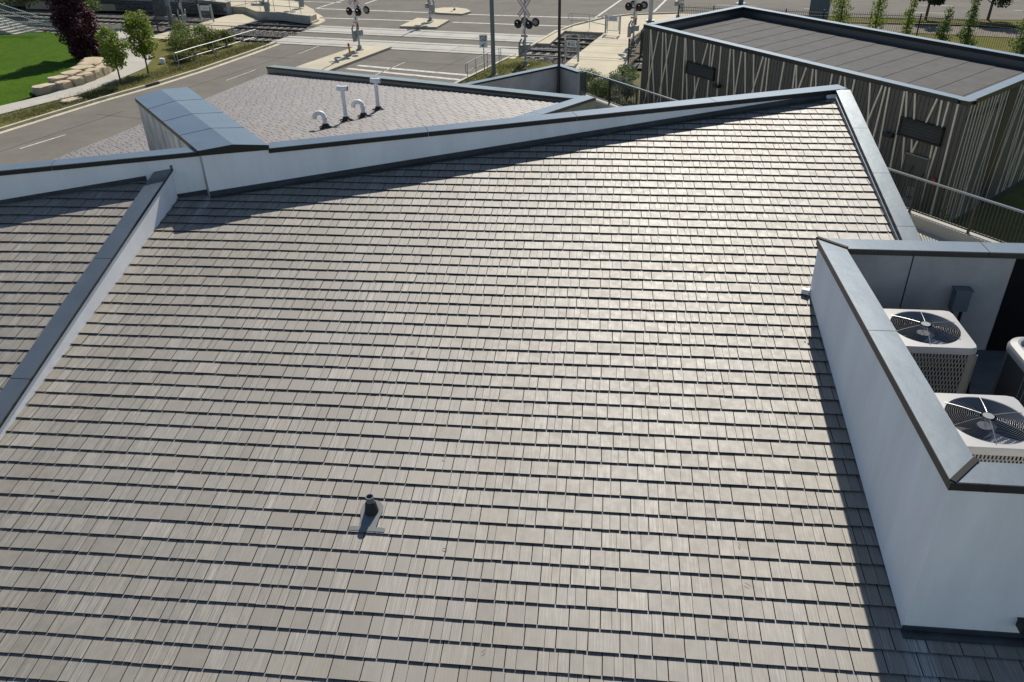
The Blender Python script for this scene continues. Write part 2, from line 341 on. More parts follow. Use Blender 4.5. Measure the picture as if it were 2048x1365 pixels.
def shingle_roof(parent, org, UU, VVv, pieces, ur, vr, single=0, wave=.007, seed=1, m='shingle', lip=.0075, rand=1., inset=0.):
    """courses of shingles over convex pieces (uv polygons, counter-clockwise)"""
    N3 = np.cross(UU, VVv); rs = random.Random(seed); ph = [rs.uniform(0, 6.28) for _ in range(6)]
    wv = lambda u, v: wave * (math.sin(u * .9 + ph[0] + .25 * v) * .6 + math.sin(v * 1.3 + ph[1] + .4 * u) * .5 + math.sin(u * 2.3 + ph[2]) * .25 + math.sin(v * 2.9 + u * .7 + ph[3]) * .22)
    tiles = []
    nv0, nv1 = int(math.floor(vr[0] / EX)), int(math.ceil(vr[1] / EX))
    off = 0.
    for j in range(nv0, nv1):
        off = (off + rs.choice((.11, .14, .17, .19))) % TW; v = j * EX
        u = ur[0] - off
        while u < ur[1]:
            tiles.append((u, v, rs.randrange(len(VARS)), rs.uniform(-.0006, .0008) * rand)); u += TW
    def inside(u, v):
        for pc in pieces:
            if all(len(clip([(u, v), (u + TW, v), (u + TW, v + .247), (u, v + .247)], pc[i], pc[(i + 1) % len(pc)])) == 4 and
                   all(((pc[(i + 1) % len(pc)][0] - pc[i][0]) * (y - pc[i][1]) - (pc[(i + 1) % len(pc)][1] - pc[i][1]) * (x - pc[i][0])) >= 0 for x, y in ((u, v), (u + TW, v), (u + TW, v + .247), (u, v + .247))) for i in range(len(pc))): return True
        return False
    singles = set()
    if single:
        cand = []
        for i, (u, v, k, dh) in enumerate(tiles):
            P = org + UU * (u + TW / 2) + VVv * (v + EX / 2)
            if visible(P) and inside(u, v): cand.append((np.linalg.norm(P - V3(0, 0, ZC)), i))
        singles = {i for _, i in sorted(cand)[:single]}
    vs, fs, uvs, cols = [], [], [], []
    for i, (u, v, k, dh) in enumerate(tiles):
        if i in singles:
            P = org + UU * u + VVv * v + N3 * (wv(u, v) + dh)
            # follow the deck's gentle waves with a small tilt
            e = .3; tu, tv = (wv(u + e, v) - wv(u, v)) / e, (wv(u, v + e) - wv(u, v)) / e
            X = UU + N3 * tu; Y = VVv + N3 * tv; Z = np.cross(X, Y)
            o = link('shingle', variant_mesh(k), parent)
            o.matrix_basis = Matrix(((X[0], Y[0], Z[0], P[0]), (X[1], Y[1], Z[1], P[1]), (X[2], Y[2], Z[2], P[2]), (0, 0, 0, 1)))
            continue
        for (x0, x1, hb, tone, stri, warm, dv, sd_) in VARS[k]:
            x0 += inset; x1 -= inset; dv *= rand; rect = [(u + x0, v + dv), (u + x1, v + dv), (u + x1, v + .241), (u + x0, v + .241)]
            for pc in pieces:
                poly = rect
                for q in range(len(pc)):
                    poly = clip(poly, pc[q], pc[(q + 1) % len(pc)])
                    if len(poly) < 3: break
                if len(poly) < 3: continue
                a, b = sub_faces(poly, hb, v + dv, lip); k0 = len(vs)
                for p in a: vs.append(tuple(org + UU * p[0] + VVv * p[1] + N3 * (p[2] + dh + wv(p[0], p[1]))))
                uvs += [(p[0] - u + sd_, p[1] - v + sd_ * .37) for p in a]
                fs += [tuple(i_ + k0 for i_ in f) for f in b]; cols += [(tone, stri, warm, 1)] * len(b)
    stuff(tile_mesh('shingles', vs, fs, uvs, cols, parent, m))
def deck(name, parent, org, UU, VVv, pieces, drop=-.02):
    N3 = np.cross(UU, VVv); mb = MB()
    for pc in pieces:
        mb.hexa([org + UU * p[0] + VVv * p[1] + N3 * (drop - .05) for p in pc], [org + UU * p[0] + VVv * p[1] + N3 * drop for p in pc])
    return mb.build(name, 'underlay', parent)
def uvof(P, org, UU, VVv):      # plan point -> roof (u,v): intersect vertical with plane
    N3 = np.cross(UU, VVv); z = org[2] - (N3[0] * (P[0] - org[0]) + N3[1] * (P[1] - org[1])) / N3[2]
    d = V3(P[0], P[1], z) - org; return (float(d @ UU), float(d @ VVv))

# ================================================================== GROUND
def sheet(name, poly, z, material, thick=0.):
    mb = MB()
    if thick: mb.prism(poly, z - thick, z)
    else: mb.add([(p[0], p[1], z) for p in poly], [tuple(range(len(poly)))])
    return struct(mb.build(name, material))
TT, RR = np.array([.942, -.3355]), np.array([.3355, .942])
def S(t, r): return tuple(TT * t + RR * r)
sheet('ground', [(-900, -600), (900, -600), (900, 1200), (-900, 1200)], -.24, 'soil')
ROADL = [(-33., 18.), (-24.64, 38.63), (-22.27, 44.13), (-20.41, 47.72), (-18.97, 51.12), (-17.31, 55.89), (-16.2, 59.45)]
ROADR = [(-13.2, 23.), (-8., 34.8), (-2.77, 46.47), (.5, 53.57), (1.1, 54.89), (3.44, 60.87), (5.08, 63.86), (8.05, 67.21), (10.04, 68.11), (14., 68.4), (24., 66.), (34.2, 63.2), (44., 61.2), (90., 50.)]
road = ROADR + [(140, 120), (140, 330), (-140, 330), (-140, 120), (-40, 97), (-25, 83), (-18.3, 76.03), (-15.73, 71.01), (-15.0, 68.56), (-15.29, 67.24), (-15.6, 62.5)] + ROADL[::-1]
mb = MB(); 
# road sheet split into simple strips so that the outline stays tidy
mb.add([(p[0], p[1], 0) for p in road], [tuple(range(len(road)))]); road_o = struct(mb.build('road', 'asphalt'))
# kerbs and gutters
def kerbline(pts, side, gut=.35, name='kerb'):
    mb = MB(); mg = MB()
    for p, q in zip(pts[:-1], pts[1:]):
        wallbox(mb, p, q, 0, side * .18, -.02, .14); wallbox(mg, p, q, -side * gut, 0, -.02, .006)
    struct(mb.build(name, 'kerb')); struct(mg.build('gutter', 'kerb'))
kerbline(ROADL, 1); kerbline(ROADR[:4], -1, .2); kerbline(ROADR[4:10], -1, .2)
kerbline([(-15.29, 67.24), (-15.0, 68.56), (-15.73, 71.01), (-18.3, 76.03), (-25, 83)], 1, .5)
# lawn mound and verges on the far side of the street
gx = []; NX, NY = 26, 26
def lawnz(a, b): return .12 + 1.1 * (1 - math.exp(-a * 2.2)) + .08 * math.sin(a * 7 + b * 4)
mb = MB(); C0, C1, C2, C3 = np.array([-27.2, 43.2]), np.array([-24.6, 52.5]), np.array([-60., 60.]), np.array([-62., 40.])
for j in range(NY + 1):
    for i in range(NX + 1):
        a, b = i / NX, j / NY; p = (C0 * (1 - a) + C3 * a) * (1 - b) + (C1 * (1 - a) + C2 * a) * b
        mb.v.append((p[0], p[1], lawnz(a, b) if a > 0 else .02))
mb.f = [(j * (NX + 1) + i, j * (NX + 1) + i + 1, (j + 1) * (NX + 1) + i + 1, (j + 1) * (NX + 1) + i) for j in range(NY) for i in range(NX)]
struct(mb.build('lawn', 'lawn', smooth=True))
PATHN = [(-31.2, 33.5), (-26.15, 41.43), (-23.76, 45.41), (-23.11, 48.44), (-22.64, 51.74), (-23.3, 55.0), (-27.0, 61.6), (-30.0, 66)]
PATHF = [(-32.3, 35), (-27.06, 43.12), (-25.59, 45.46), (-24.55, 48.5), (-24.21, 51.08), (-25.0, 54.6), (-29.3, 61.8), (-32.0, 66)]
sheet('verge', [(-34, 18)] + ROADL[1:] + [S(-36.2, 50.2), S(-43, 50.0), S(-46, 50)] + PATHN[::-1][1:] + [(-33, 33)], .06, 'rough')
for a, b, c, d_ in zip(PATHN[:-1], PATHN[1:], PATHF[1:], PATHF[:-1]): pass
pm = MB()
for k in range(len(PATHN) - 1):
    pm.prism([PATHN[k], PATHN[k + 1], PATHF[k + 1], PATHF[k]], -.02, .12)
struct(pm.build('path', 'concrete'))
sheet('bank', [(-24.8, 52.5), (-25.6, 55.), (-29.6, 62.), (-36, 66), (-60, 62)], .10, 'lawn')

# railway bed, crossing and walkways
sheet('ballast_bed', [S(-120, 48.9), S(-46.2, 48.9), S(-46.2, 59.6), S(-120, 59.6)], -.10, 'ballast')
sheet('ballast_strip', [S(-42.3, 49.4), S(-35.9, 49.4), S(-35.9, 59.2), S(-42.3, 59.2)], -.10, 'ballast')
sheet('ballast_gap', [S(-17.0, 49.0), S(-13.65, 48.2), S(-13.65, 54.3), S(-17.2, 54.3)], -.10, 'ballast')
sheet('ballast_corner', [S(-16.2, 54.7), S(-13.62, 54.7), S(-13.62, 59.0), S(-16.5, 59.6)], -.10, 'ballast')
sheet('ballast_far', [S(-9.6, 49.5), S(60, 49.5), S(60, 59.6), S(-9.6, 59.6)], -.10, 'ballast')
struct(MB().prism([S(-46.3, 49.4), S(-42.3, 49.4), S(-42.3, 59.4), S(-40.2, 60.5), S(-44.5, 66.5), S(-46.3, 60)], -.2, .04).build('walkway', 'walk'))
mb = MB(); mb.prism([S(-13.6, 44.6), S(-9.7, 43.5), S(-9.6, 59.6), S(-13.6, 59.6)], -.2, .04)
mb.prism([S(-17.3, 59.8), S(-16.9, 59.62), S(-9.6, 59.62), S(-3., 69.5), S(-9.9, 68.9), S(-13.35, 67.3), S(-14.85, 65.85), S(-16.5, 61.86)], -.2, .044)
mb.prism([S(-17.42, 49.4), S(-17.02, 49.4), S(-17.22, 54.4), S(-17.35, 54.4)], -.2, .10)
mb.prism([S(-17.4, 54.5), S(-16.25, 54.62), S(-16.55, 59.6), S(-17.3, 59.6)], -.2, .09)
struct(mb.build('footway', 'walk'))
mb = MB(); mb.prism([(-15.6, 43.6), (-13.4, 43.0), (-10.57, 50.33), (-7.75, 56.75), (-10.1, 57.4), (-12.75, 51.6)], -.02, .15)
struct(mb.build('traffic_island', 'walk'))
struct(MB().prism([(-8.07, 64.63), (-5.17, 63.87), (-4.38, 66.98), (-7.04, 68.23)], -.02, .15).build('traffic_island', 'walk'))
struct(MB().prism([(-6.2, 72.76), (-6.4, 71.4), (-5.4, 70.6), (-3.5, 69.89), (-2.82, 71.0), (-3.2, 72.4), (-4.14, 73.27), (-5.3, 73.4)], -.02, .13).build('traffic_island', 'walk'))
sheet('verge', [(-2.45, 46.4), (.35, 53.2), (1.9, 51.6), (4.2, 49.7), (4.0, 44.6), (1.0, 42.4), (-4, 42.6)], .08, 'rough')
sheet('planting_bed', [(3.5, 37.6), (2.5, 44.0), (4.3, 49.4), (7.1, 48.4), (9.4, 41.5), (6.2, 38.6), (13.9, 24.4), (24, 34), (30, 30), (16, 14)], .03, 'soil')
sheet('side_lawn', [(14.2, 24.0), (20, 29), (32, 40), (36, 30), (20, 14), (15.8, 17.)], .05, 'rough')
sheet('fence_verge', [(12.5, 46), (12.6, 62), (23, 60.5), (34, 56), (46, 50), (40, 40), (20, 31)], .02, 'rough')
sheet('roadside_path', [(20, 61.3), (31, 57.0), (46, 50), (46, 53.5), (33, 60.0), (21, 63.5)], .05, 'gravel')
sheet('roadside_grass', [(24, 63.9), (33, 60.9), (46, 55), (90, 46), (90, 49), (44, 60.6), (34.2, 62.6), (24, 65.2)], .06, 'rough')
# painted markings
def strip(p, q, wd, name='road_marking', m='paint', z=.006):
    mb = MB(); a, b = offs(p, q, wd / 2), offs(p, q, -wd / 2)
    mb.add([(*(np.array(p) + a), z), (*(np.array(p) + b), z), (*(np.array(q) + b), z), (*(np.array(q) + a), z)], [(0, 1, 2, 3)])
    return struct(mb.build(name, m))
for p, q, wd in (((-9.3, 51.75), (-2.0, 48.3), .36), ((-9.85, 50.95), (-2.45, 47.2), .36), ((-16.55, 48.45), (-15.54, 51.19), .07), ((-13.89, 55.69), (-12.97, 58.39), .07), ((-22.2, 35.8), (-21.1, 37.88), .11),
                 ((-7.81, 49.0), (-6.41, 52.37), .07), ((-16.63, 75.25), (-6.4, 71.75), .28), ((-3.03, 70.32), (7.11, 67.1), .28), ((-15.3, 70.23), (-7.15, 67.75), .28), ((-4.13, 66.73), (4.85, 63.8), .28),
                 ((-16.6, 75.2), (-14.5, 81.5), .2), ((7.1, 67.1), (10.6, 77), .2), ((-12.6, 77.4), (-10.5, 84), .2), ((12.2, 69.6), (15.2, 78.5), .2), ((-18.6, 79.6), (-14.9, 78.4), .2),
                 ((24.5, 69.5), (27.5, 68.4), .13), ((31.5, 66.9), (34.5, 65.8), .13), ((40, 66.5), (43, 65.4), .13), ((18, 72.4), (21, 71.3), .13), ((33.5, 70.3), (36.5, 69.2), .13)): strip(p, q, wd)
# tar seams: thin dark lines in the asphalt
for p, q in (((-17.5, 55.6), (-10.8, 53.2)), ((-21.2, 41.5), (-12.2, 38.)), ((-9.0, 53.4), (.0, 50.2)), ((-14, 84), (30, 69)), ((-19.5, 44.), (-13.5, 57.5)), ((-5.2, 47.5), (-2.2, 54.5)), ((-16., 73.6), (2., 67.6)), ((-12.5, 80.), (14., 71.5)), ((-24., 33.), (-20., 42.)), ((2., 74.), (6., 84.)), ((20., 78.), (60., 64.))): strip(p, q, .05, 'tar_seam', 'underlay', .004)

# tracks
for label, r0 in (('nearer railway track with steel rails and pale sleepers at the crossing', 51.92), ('farther railway track beyond the narrow asphalt strip', 56.33)):
    tr = thing('railway_track', label, 'railway track', (*S(-26, r0), 0), 'railway tracks')
    axs = np.array([V3(*TT, 0), V3(*RR, 0), V3(0, 0, 1)])
    for dr in (-.76, .76):
        mb = MB(); a, b = np.array(S(-120, r0 + dr)), np.array(S(60, r0 + dr))
        wallbox(mb, a, b, -.035, .035, .005, .045); wallbox(mb, a, b, -.009, .009, -.085, .005); wallbox(mb, a, b, -.07, .07, -.105, -.085); mb.build('rail', 'rail', tr)
    proto = None
    for t0, t1 in ((-90, -46.5), (-42.0, -36.1), (-16.9, -13.8), (-9.3, 12)):
        t = t0
        while t < t1:
            if proto is None:
                mb = MB(); mb.box((0, 0, 0), (.26, 2.6, .16), axs); proto = mb.build('sleeper', 'tie', tr); o = proto
            else: o = copyobj(proto, tr)
            o.location = (*S(t, r0), -.165); t += .62
    # concrete crossing panels
    for rr0, rr1 in ((-1.35, -.80), (-.69, .69), (.80, 1.35)):
        for k in range(8):
            mb = MB(); t0 = -35.9 + k * 2.31; mb.prism([S(t0 + .01, r0 + rr0), S(t0 + 2.30, r0 + rr0), S(t0 + 2.30, r0 + rr1), S(t0 + .01, r0 + rr1)], -.2, .034 + .002 * (k % 2)); mb.build('crossing_panel', 'panel', tr)
        for t0, t1 in ((-46.2, -42.4), (-13.6, -9.65)):
            mb = MB(); mb.prism([S(t0, r0 + rr0), S(t1, r0 + rr0), S(t1, r0 + rr1), S(t0, r0 + rr1)], -.2, .052); mb.build('crossing_panel', 'walk', tr)
# loose ballast stones
def stones(name, poly_t, n, z, smin, smax):
    t0, t1, r0, r1 = poly_t; v = []; f = []
    ico = [(0, 0, 1), (.9, 0, -.3), (-.45, .78, -.3), (-.45, -.78, -.3), (0, .2, -.9)]
    fa = [(0, 1, 2), (0, 2, 3), (0, 3, 1), (1, 4, 2), (2, 4, 3), (3, 4, 1)]
    for i in range(n):
        p = S(random.uniform(t0, t1), random.uniform(r0, r1)); s_ = random.uniform(smin, smax); a = random.uniform(0, 6.28); k = len(v)
        for q in ico:
            x, y = q[0] * math.cos(a) - q[1] * math.sin(a), q[0] * math.sin(a) + q[1] * math.cos(a)
            v.append((p[0] + x * s_, p[1] + y * s_ * random.uniform(.7, 1.1), z + q[2] * s_ * .7))
        f += [tuple(i_ + k for i_ in t_) for t_ in fa]
    me = bpy.data.meshes.new(name); me.from_pydata(v, [], f); me.materials.append(MT['stone']); o = link(name, me); stuff(o); tag(o, 'loose grey ballast stones between the rails', 'ballast'); return o
for pt, n_ in (((-42.2, -36, 49.5, 59.1), 2200), ((-16.9, -13.7, 48.9, 54.2), 1300), ((-16.1, -13.7, 54.8, 59.0), 900), ((-75, -46.4, 49, 59.5), 3500)): stones('ballast_stones', pt, n_, -.085, .03, .065)

# ================================================================== THE BUILDING
bld = thing('low_building', 'low white stucco building with sloping grey shingle roofs and charcoal copings', 'building', (-1.5, 9, 1.15))
# --- main roof
RIBU = -10.27
pA = uvof(ws(-3), O, U, VV); pB = uvof(ws(14), O, U, VV)
def wall_v(u, o=0.):      # v where the wall line crosses roof column u
    a = uvof(ws(-3, o), O, U, VV); b = uvof(ws(14, o), O, U, VV); return a[1] + (b[1] - a[1]) * (u - a[0]) / (b[0] - a[0])
cA = 1 / math.cos(AL); VMIN = -4.4
main_pieces = [[(RIBU, VMIN), (0, VMIN), (0, wall_v(0)), (RIBU + .7, wall_v(RIBU + .7)), (RIBU + .7, wall_v(RIBU + .7, .14)), (RIBU, wall_v(RIBU, .14))],
               [(0, 4.93 * cA), (1.50, 4.93 * cA), (1.50, wall_v(1.5)), (0, wall_v(0))], [(0, VMIN), (4.2, VMIN), (4.2, -.02), (0, -.02)]]
main_pieces[0] = [(RIBU, VMIN), (0, VMIN), (0, wall_v(0)), (RIBU + .72, wall_v(RIBU + .72)), (RIBU, wall_v(RIBU + .0, .0))]
main_pieces.append([(RIBU, wall_v(RIBU)), (RIBU + .72, wall_v(RIBU + .72)), (RIBU + .72, wall_v(RIBU + .72, .15)), (RIBU, wall_v(RIBU, .15))])
mroof = deck('main_roof', bld, O, U, VV, main_pieces)
mroof['label'] = 'large main slope of weathered grey shingles'
shingle_roof(mroof, O, U, VV, main_pieces, (RIBU, 4.2), (VMIN, wall_v(1.5) + .3), single=300, seed=3)
# --- side roof left of the divider
P2 = R(5); A2 = math.atan(.2665); U2 = V3(math.cos(P2), -math.sin(P2), 0); V2 = V3(math.sin(P2) * math.cos(A2), math.cos(P2) * math.cos(A2), math.sin(A2))
q = uw(RIBU - .28, 7.0); O2 = V3(q[0], q[1], zleft(*q))
wl = lambda u: (lambda a, b: a[1] + (b[1] - a[1]) * (u - a[0]) / (b[0] - a[0]))(uvof(ws(-8, .14), O2, U2, V2), uvof(ws(2, .14), O2, U2, V2))
r0 = uvof(uw(RIBU - .2, 7.6), O2, U2, V2); r1 = uvof(uw(RIBU - .2, -4), O2, U2, V2)
side_pieces = [[(-6, -12), (r1[0], r1[1]), (r0[0], wl(r0[0])), (-6, wl(-6))]]
sroof = deck('side_roof', bld, O2, U2, V2, side_pieces)
shingle_roof(sroof, O2, U2, V2, side_pieces, (-6, .6), (-12, wl(.5) + .3), seed=11)
# --- rear roof falling away to the street
PF, QF = V3(-8.42, 29.15, 4.5), V3(1.4, 18.05, 6.11)
V3r = (QF - PF) / np.linalg.norm(QF - PF); U3 = -V3(math.cos(R(41.5)), math.sin(R(41.5)), 0); U3 = U3 - V3r * (U3 @ V3r); U3 /= np.linalg.norm(U3)
rear_plan = [(-8.42, 29.15), (-10.45, 13.2), (-10.3, 12.5), ws(-3.2, .36), ws(4.5, .36), (-.35, 15.2), (1.74, 17.62)]
ruv = [uvof(p, PF, U3, V3r) for p in rear_plan]
if sum((ruv[i][0] * ruv[(i + 1) % len(ruv)][1] - ruv[(i + 1) % len(ruv)][0] * ruv[i][1]) for i in range(len(ruv))) < 0: ruv = ruv[::-1]
def hull(pts):
    pts = sorted(map(tuple, pts)); cr = lambda o, a, b: (a[0] - o[0]) * (b[1] - o[1]) - (a[1] - o[1]) * (b[0] - o[0]); lo = []; hi_ = []
    for p in pts:
        while len(lo) > 1 and cr(lo[-2], lo[-1], p) <= 0: lo.pop()
        lo.append(p)
    for p in pts[::-1]:
        while len(hi_) > 1 and cr(hi_[-2], hi_[-1], p) <= 0: hi_.pop()
        hi_.append(p)
    return lo[:-1] + hi_[:-1]
rear_pieces = [hull(ruv)]
rroof = deck('rear_roof', bld, PF, U3, V3r, rear_pieces, -.075)
us = [p[0] for p in ruv]; vs_ = [p[1] for p in ruv]
shingle_roof(rroof, PF, U3, V3r, rear_pieces, (min(us), max(us)), (min(vs_), max(vs_)), seed=23, wave=.006, m='rearshingle', lip=.08, rand=.3, inset=.0025)
mb = MB(); a_, b_ = (-8.42, 29.15), (-10.45, 13.2)
zr = lambda p: PF[2] - (np.cross(U3, V3r)[0] * (p[0] - PF[0]) + np.cross(U3, V3r)[1] * (p[1] - PF[1])) / np.cross(U3, V3r)[2]
wallbox(mb, a_, b_, -.04, .02, zr(a_) - .16, zr(a_) + .004, zr(b_) + .004, zr(b_) - .16); mb.build('eave_trim', 'cap', rroof)

# --- tall parapet across the main roof
def roofz(p): return zmain(p[0], p[1])
par = MB(); wallbox(par, ws(0), ws(12.15), 0, .30, 3.0, ztop(0) - .02, ztop(12.15) - .02); par = par.build('parapet_wall', 'stucco', bld)
capline(par, ws(1.10), ws(12.13), 0, .30, ztop(1.10), ztop(12.13), .088, 4)
wl2 = MB(); wallbox(wl2, ws(-7), ws(.0), .14, .40, 3.0, 6.66 - .095, 6.66); wl2 = wl2.build('parapet_wall', 'stucco', bld)
capline(wl2, ws(-7), ws(-.06), .14, .42, 6.60, 6.682, .085, 3)
# base flashings that follow the slopes
def flashing(p, q, o0, zf, hgt, parent, m='flash', n=1, o_th=.014, lift=.018):
    mb = MB()
    for a, b in zip(seg(p, q, n)[:-1], seg(p, q, n)[1:]):
        wallbox(mb, a, b, o0 - o_th, o0 + .002, zf(*a) - .05, zf(*a) + hgt, zf(*b) + hgt, zf(*b) - .05)
        wallbox(mb, a, b, o0 - .075, o0 - o_th, zf(*a) + lift, zf(*a) + lift + .008, zf(*b) + lift + .008, zf(*b) + lift)
    return mb.build('base_flashing', m, parent)
flashing(ws(.0), ws(11.7), 0, zmain, .115, par); flashing(ws(-.66), ws(-.02), .14, zmain, .115, wl2); flashing(ws(-6.9), ws(-.98), .14, zleft, .13, wl2)
# --- chimney block with folded metal lid
FL, FR, BL, BR = (-5.20, 13.15), (-4.075, 13.40), (-7.74, 16.88), (-6.93, 17.73)
chim = MB(); ins = lambda p, c, k=.06: tuple(np.array(p) + (np.array(c) - np.array(p)) * k)
cc = np.mean([FL, FR, BL, BR], 0)
chim.prism([tuple(np.array(FL) + [.02, .03]), tuple(np.array(FR) + [-.05, .02]), ins(BR, cc, .03), ins(BL, cc, .03)], 3.5, 6.66); chim = chim.build('chimney_block', 'marble', bld)
zl = 6.73; RF, RB_ = (np.array(FL) + FR) / 2, (np.array(BL) + BR) / 2
for k in range(4):
    t0, t1 = k / 4 + (.003 if k else 0), (k + 1) / 4 - (.003 if k < 3 else 0)
    L_ = lambda a, b, t: np.array(a) + (np.array(b) - np.array(a)) * t
    for side, (a0, a1) in (('l', (FL, BL)), ('r', (FR, BR))):
        e0, e1, m0, m1 = L_(a0, a1, t0), L_(a0, a1, t1), L_(RF, RB_, t0), L_(RF, RB_, t1)
        mb = MB(); top = [(*e0, zl), (*e1, zl), (*m1, zl + .06), (*m0, zl + .06)]; bot = [(x, y, z - .014) for x, y, z in top]
        if side == 'r': top, bot = top[::-1], bot[::-1]
        mb.hexa(bot, top) if side == 'l' and False else mb.add(bot + top, [(0, 3, 2, 1), (4, 5, 6, 7), (0, 1, 5, 4), (1, 2, 6, 5), (2, 3, 7, 6), (3, 0, 4, 7)])
        mb.build('lid_panel', 'cap', chim); mb = MB()
        c_in = (np.array(m0) + m1) / 2
        o_ = (np.array(e0) + e1) / 2 - c_in; o_ = o_ / np.linalg.norm(o_) * .010
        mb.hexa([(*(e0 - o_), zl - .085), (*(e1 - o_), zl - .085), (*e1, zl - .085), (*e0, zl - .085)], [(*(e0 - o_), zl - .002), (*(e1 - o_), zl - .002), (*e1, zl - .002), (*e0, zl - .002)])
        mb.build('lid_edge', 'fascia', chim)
mb = MB()
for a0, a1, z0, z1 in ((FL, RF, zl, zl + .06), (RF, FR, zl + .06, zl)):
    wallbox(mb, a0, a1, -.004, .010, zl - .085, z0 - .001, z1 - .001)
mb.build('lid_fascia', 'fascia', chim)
# --- divider wall between the two slopes
rw0, rw1 = -4.5, 7.10
mb = MB(); wallbox(mb, uw(RIBU, rw0), uw(RIBU, rw1), 0, .26, 2.8, zribw(rw0) - .05, zribw(rw1) - .05); div = mb.build('divider_wall', 'stucco', bld)
capline(div, uw(RIBU, rw0), uw(RIBU, rw1 - .05), 0, .25, zribw(rw0), zribw(rw1 - .05), .052, 5, th=.010, over=.016)
mb = MB(); wallbox(mb, uw(RIBU, rw1 - .10), uw(RIBU, rw1 - .03), -.03, .30, zribw(rw1) - .06, zribw(rw1) + .035); mb.build('end_upstand', 'cap', div)
# --- right rake coping
rk0, rk1 = 4.9, 10.98
zrk = lambda w_: zmain(*uw(1.5, w_))
mb = MB(); wallbox(mb, uw(1.53, rk0), uw(1.53, rk1), 0, -.24, 1.1, zrk(rk0) + .13, zrk(rk1) + .13); rake = mb.build('rake_parapet', 'stucco', bld)
capline(rake, uw(1.55, rk0), uw(1.55, rk1), 0 - .22, 0.0, zrk(rk0) + .155, zrk(rk1) + .155, .06, 4, over=.025)
mb = MB(); wallbox(mb, uw(1.505, rk0), uw(1.505, rk1 - .15), 0, -.02, zrk(rk0) - .05, zrk(rk0) + .085, zrk(rk1 - .15) + .085, zrk(rk1 - .15) - .05); mb.build('step_flashing', 'ltflash', rake)
# --- body walls under the eaves
mb = MB(); body = [uw(1.4, -4.2), uw(1.4, 10.8), tuple(ws(11.2, .05)), tuple(ws(-6.8, .2)), uw(-15.5, 5), uw(-15.5, -4.2)]
mb.prism(body, 1.0, 3.05); mb.build('wall', 'stucco', bld)
mb = MB(); mb.prism([(-8.7, 28.9), (-10.2, 13.4), ws(-3, .4), ws(6, .4), (1.6, 17.6)], 1.0, 4.2); mb.build('wall', 'greywall', bld)
# --- rear parapets
mb = MB(); wallbox(mb, (-8.46, 29.2), (1.62, 17.80), 0, .26, 3.6, 4.72, 6.26); rp = mb.build('rear_parapet', 'cap', bld)
capline(rp, (-8.46, 29.2), (1.70, 17.71), 0, .27, 4.745, 6.285, .07, 5)
mb = MB(); wallbox(mb, (1.98, 17.82), (-.55, 14.78), 0, -.24, 1.0, 6.28, 6.40); rp2 = mb.build('rear_parapet', 'cap', bld)
capline(rp2, (1.93, 17.78), (-.55, 14.78), -.27, .0, 6.305, 6.42, .07, 2)
# --- equipment enclosure
BT = 6.31; BZ = 4.80; BU = 4.2
mb = MB(); wallbox(mb, uw(0, 0), uw(0, 4.95), 0, -.25, 3.6, BT - .03); box = mb.build('enclosure_wall', 'stucco', bld)
capline(box, uw(0, -.03), uw(0, 4.98), -.245, .0, BT, BT, .095, 2, over=.03)
mb = MB(); wallbox(mb, uw(.25, 0), uw(BU, 0), 0, .25, 3.6, BT - .03); bfr = mb.build('enclosure_wall', 'stucco', bld)
capline(bfr, uw(-.026, 0.003), uw(BU, 0.003), 0, .23, BT - .005, BT - .005, .090, 2, over=.03)
mb = MB(); wallbox(mb, uw(.2485, 4.95), uw(1.16, 4.95), 0, -.26, 3.6, BT - .03); wallbox(mb, uw(1.18, 4.95), uw(2.46, 4.95), 0, -.26, 3.6, BT - .03); bbk = mb.build('enclosure_wall', 'greywall', bld)
mb = MB(); wallbox(mb, uw(1.15, 4.93), uw(1.19, 4.93), 0, -.20, 3.6, BT - .05); mb.build('joint_filler', 'rubber', bbk)
mb = MB(); wallbox(mb, uw(2.46, 4.955), uw(BU, 4.955), 0, -.275, 3.6, BT - .04); mb.build('black_panel', 'black', bbk)
capline(bbk, uw(-.02, 4.948), uw(BU, 4.948), -.26, .0, BT - .005, BT - .005, .085, 2, over=.03)
for a, b, nm in ((uw(-.03, 4.985), uw(.29, 4.66), 1), (uw(-.02, -.03), uw(.285, .285), 2)):      # mitre covers
    mb = MB(); wallbox(mb, a, b, -.026, .026, BT - .004, BT + .016); mb.build('mitre_cover', 'seam', box)
mb = MB(); mb.prism([uw(.25, .25), uw(BU, .25), uw(BU, 4.68), uw(.25, 4.68)], BZ - .1, BZ); mb.build('enclosure_floor', 'floorpan', box)
flashing(uw(-.0, 0.02), uw(0, 4.9), 0, zmain, .03, box, lift=-.012)
mb = MB(); wallbox(mb, uw(-.005, -.014), uw(BU, -.014), -.0, .014, O[2] - .1, O[2] + .07); wallbox(mb, uw(-.01, -.10), uw(BU, -.10), 0, .088, O[2] - .03, O[2] + .018); mb.build('apron_flashing', 'flash', bfr)
# kick-out at the head of the enclosure and front wall lamp
mb = MB(); mb.box((*uw(-.06, 4.93), zmain(*uw(-.06, 4.93)) + .06), (.10, .06, .07), frame2(-32)); mb.build('kickout_flashing', 'pvc', box)
ax = np.array([U, VD, V3(0, 0, 1)])
lp = thing('wall_lamp', 'small black box lamp on the white enclosure wall at the right edge', 'lamp', (*uw(1.05, -.1), 4.62))
mb = MB(); c = np.array([*uw(1.2, -.055), 4.66]); mb.box(c, (.44, .11, .09), ax); mb.box(c + V3(0, 0, .05), (.46, .125, .014), ax); mb.build('housing', 'louvre', lp)
mb = MB(); mb.box(c - V3(0, 0, .048), (.36, .07, .008), ax); mb.build('diffuser', 'pvc', lp)

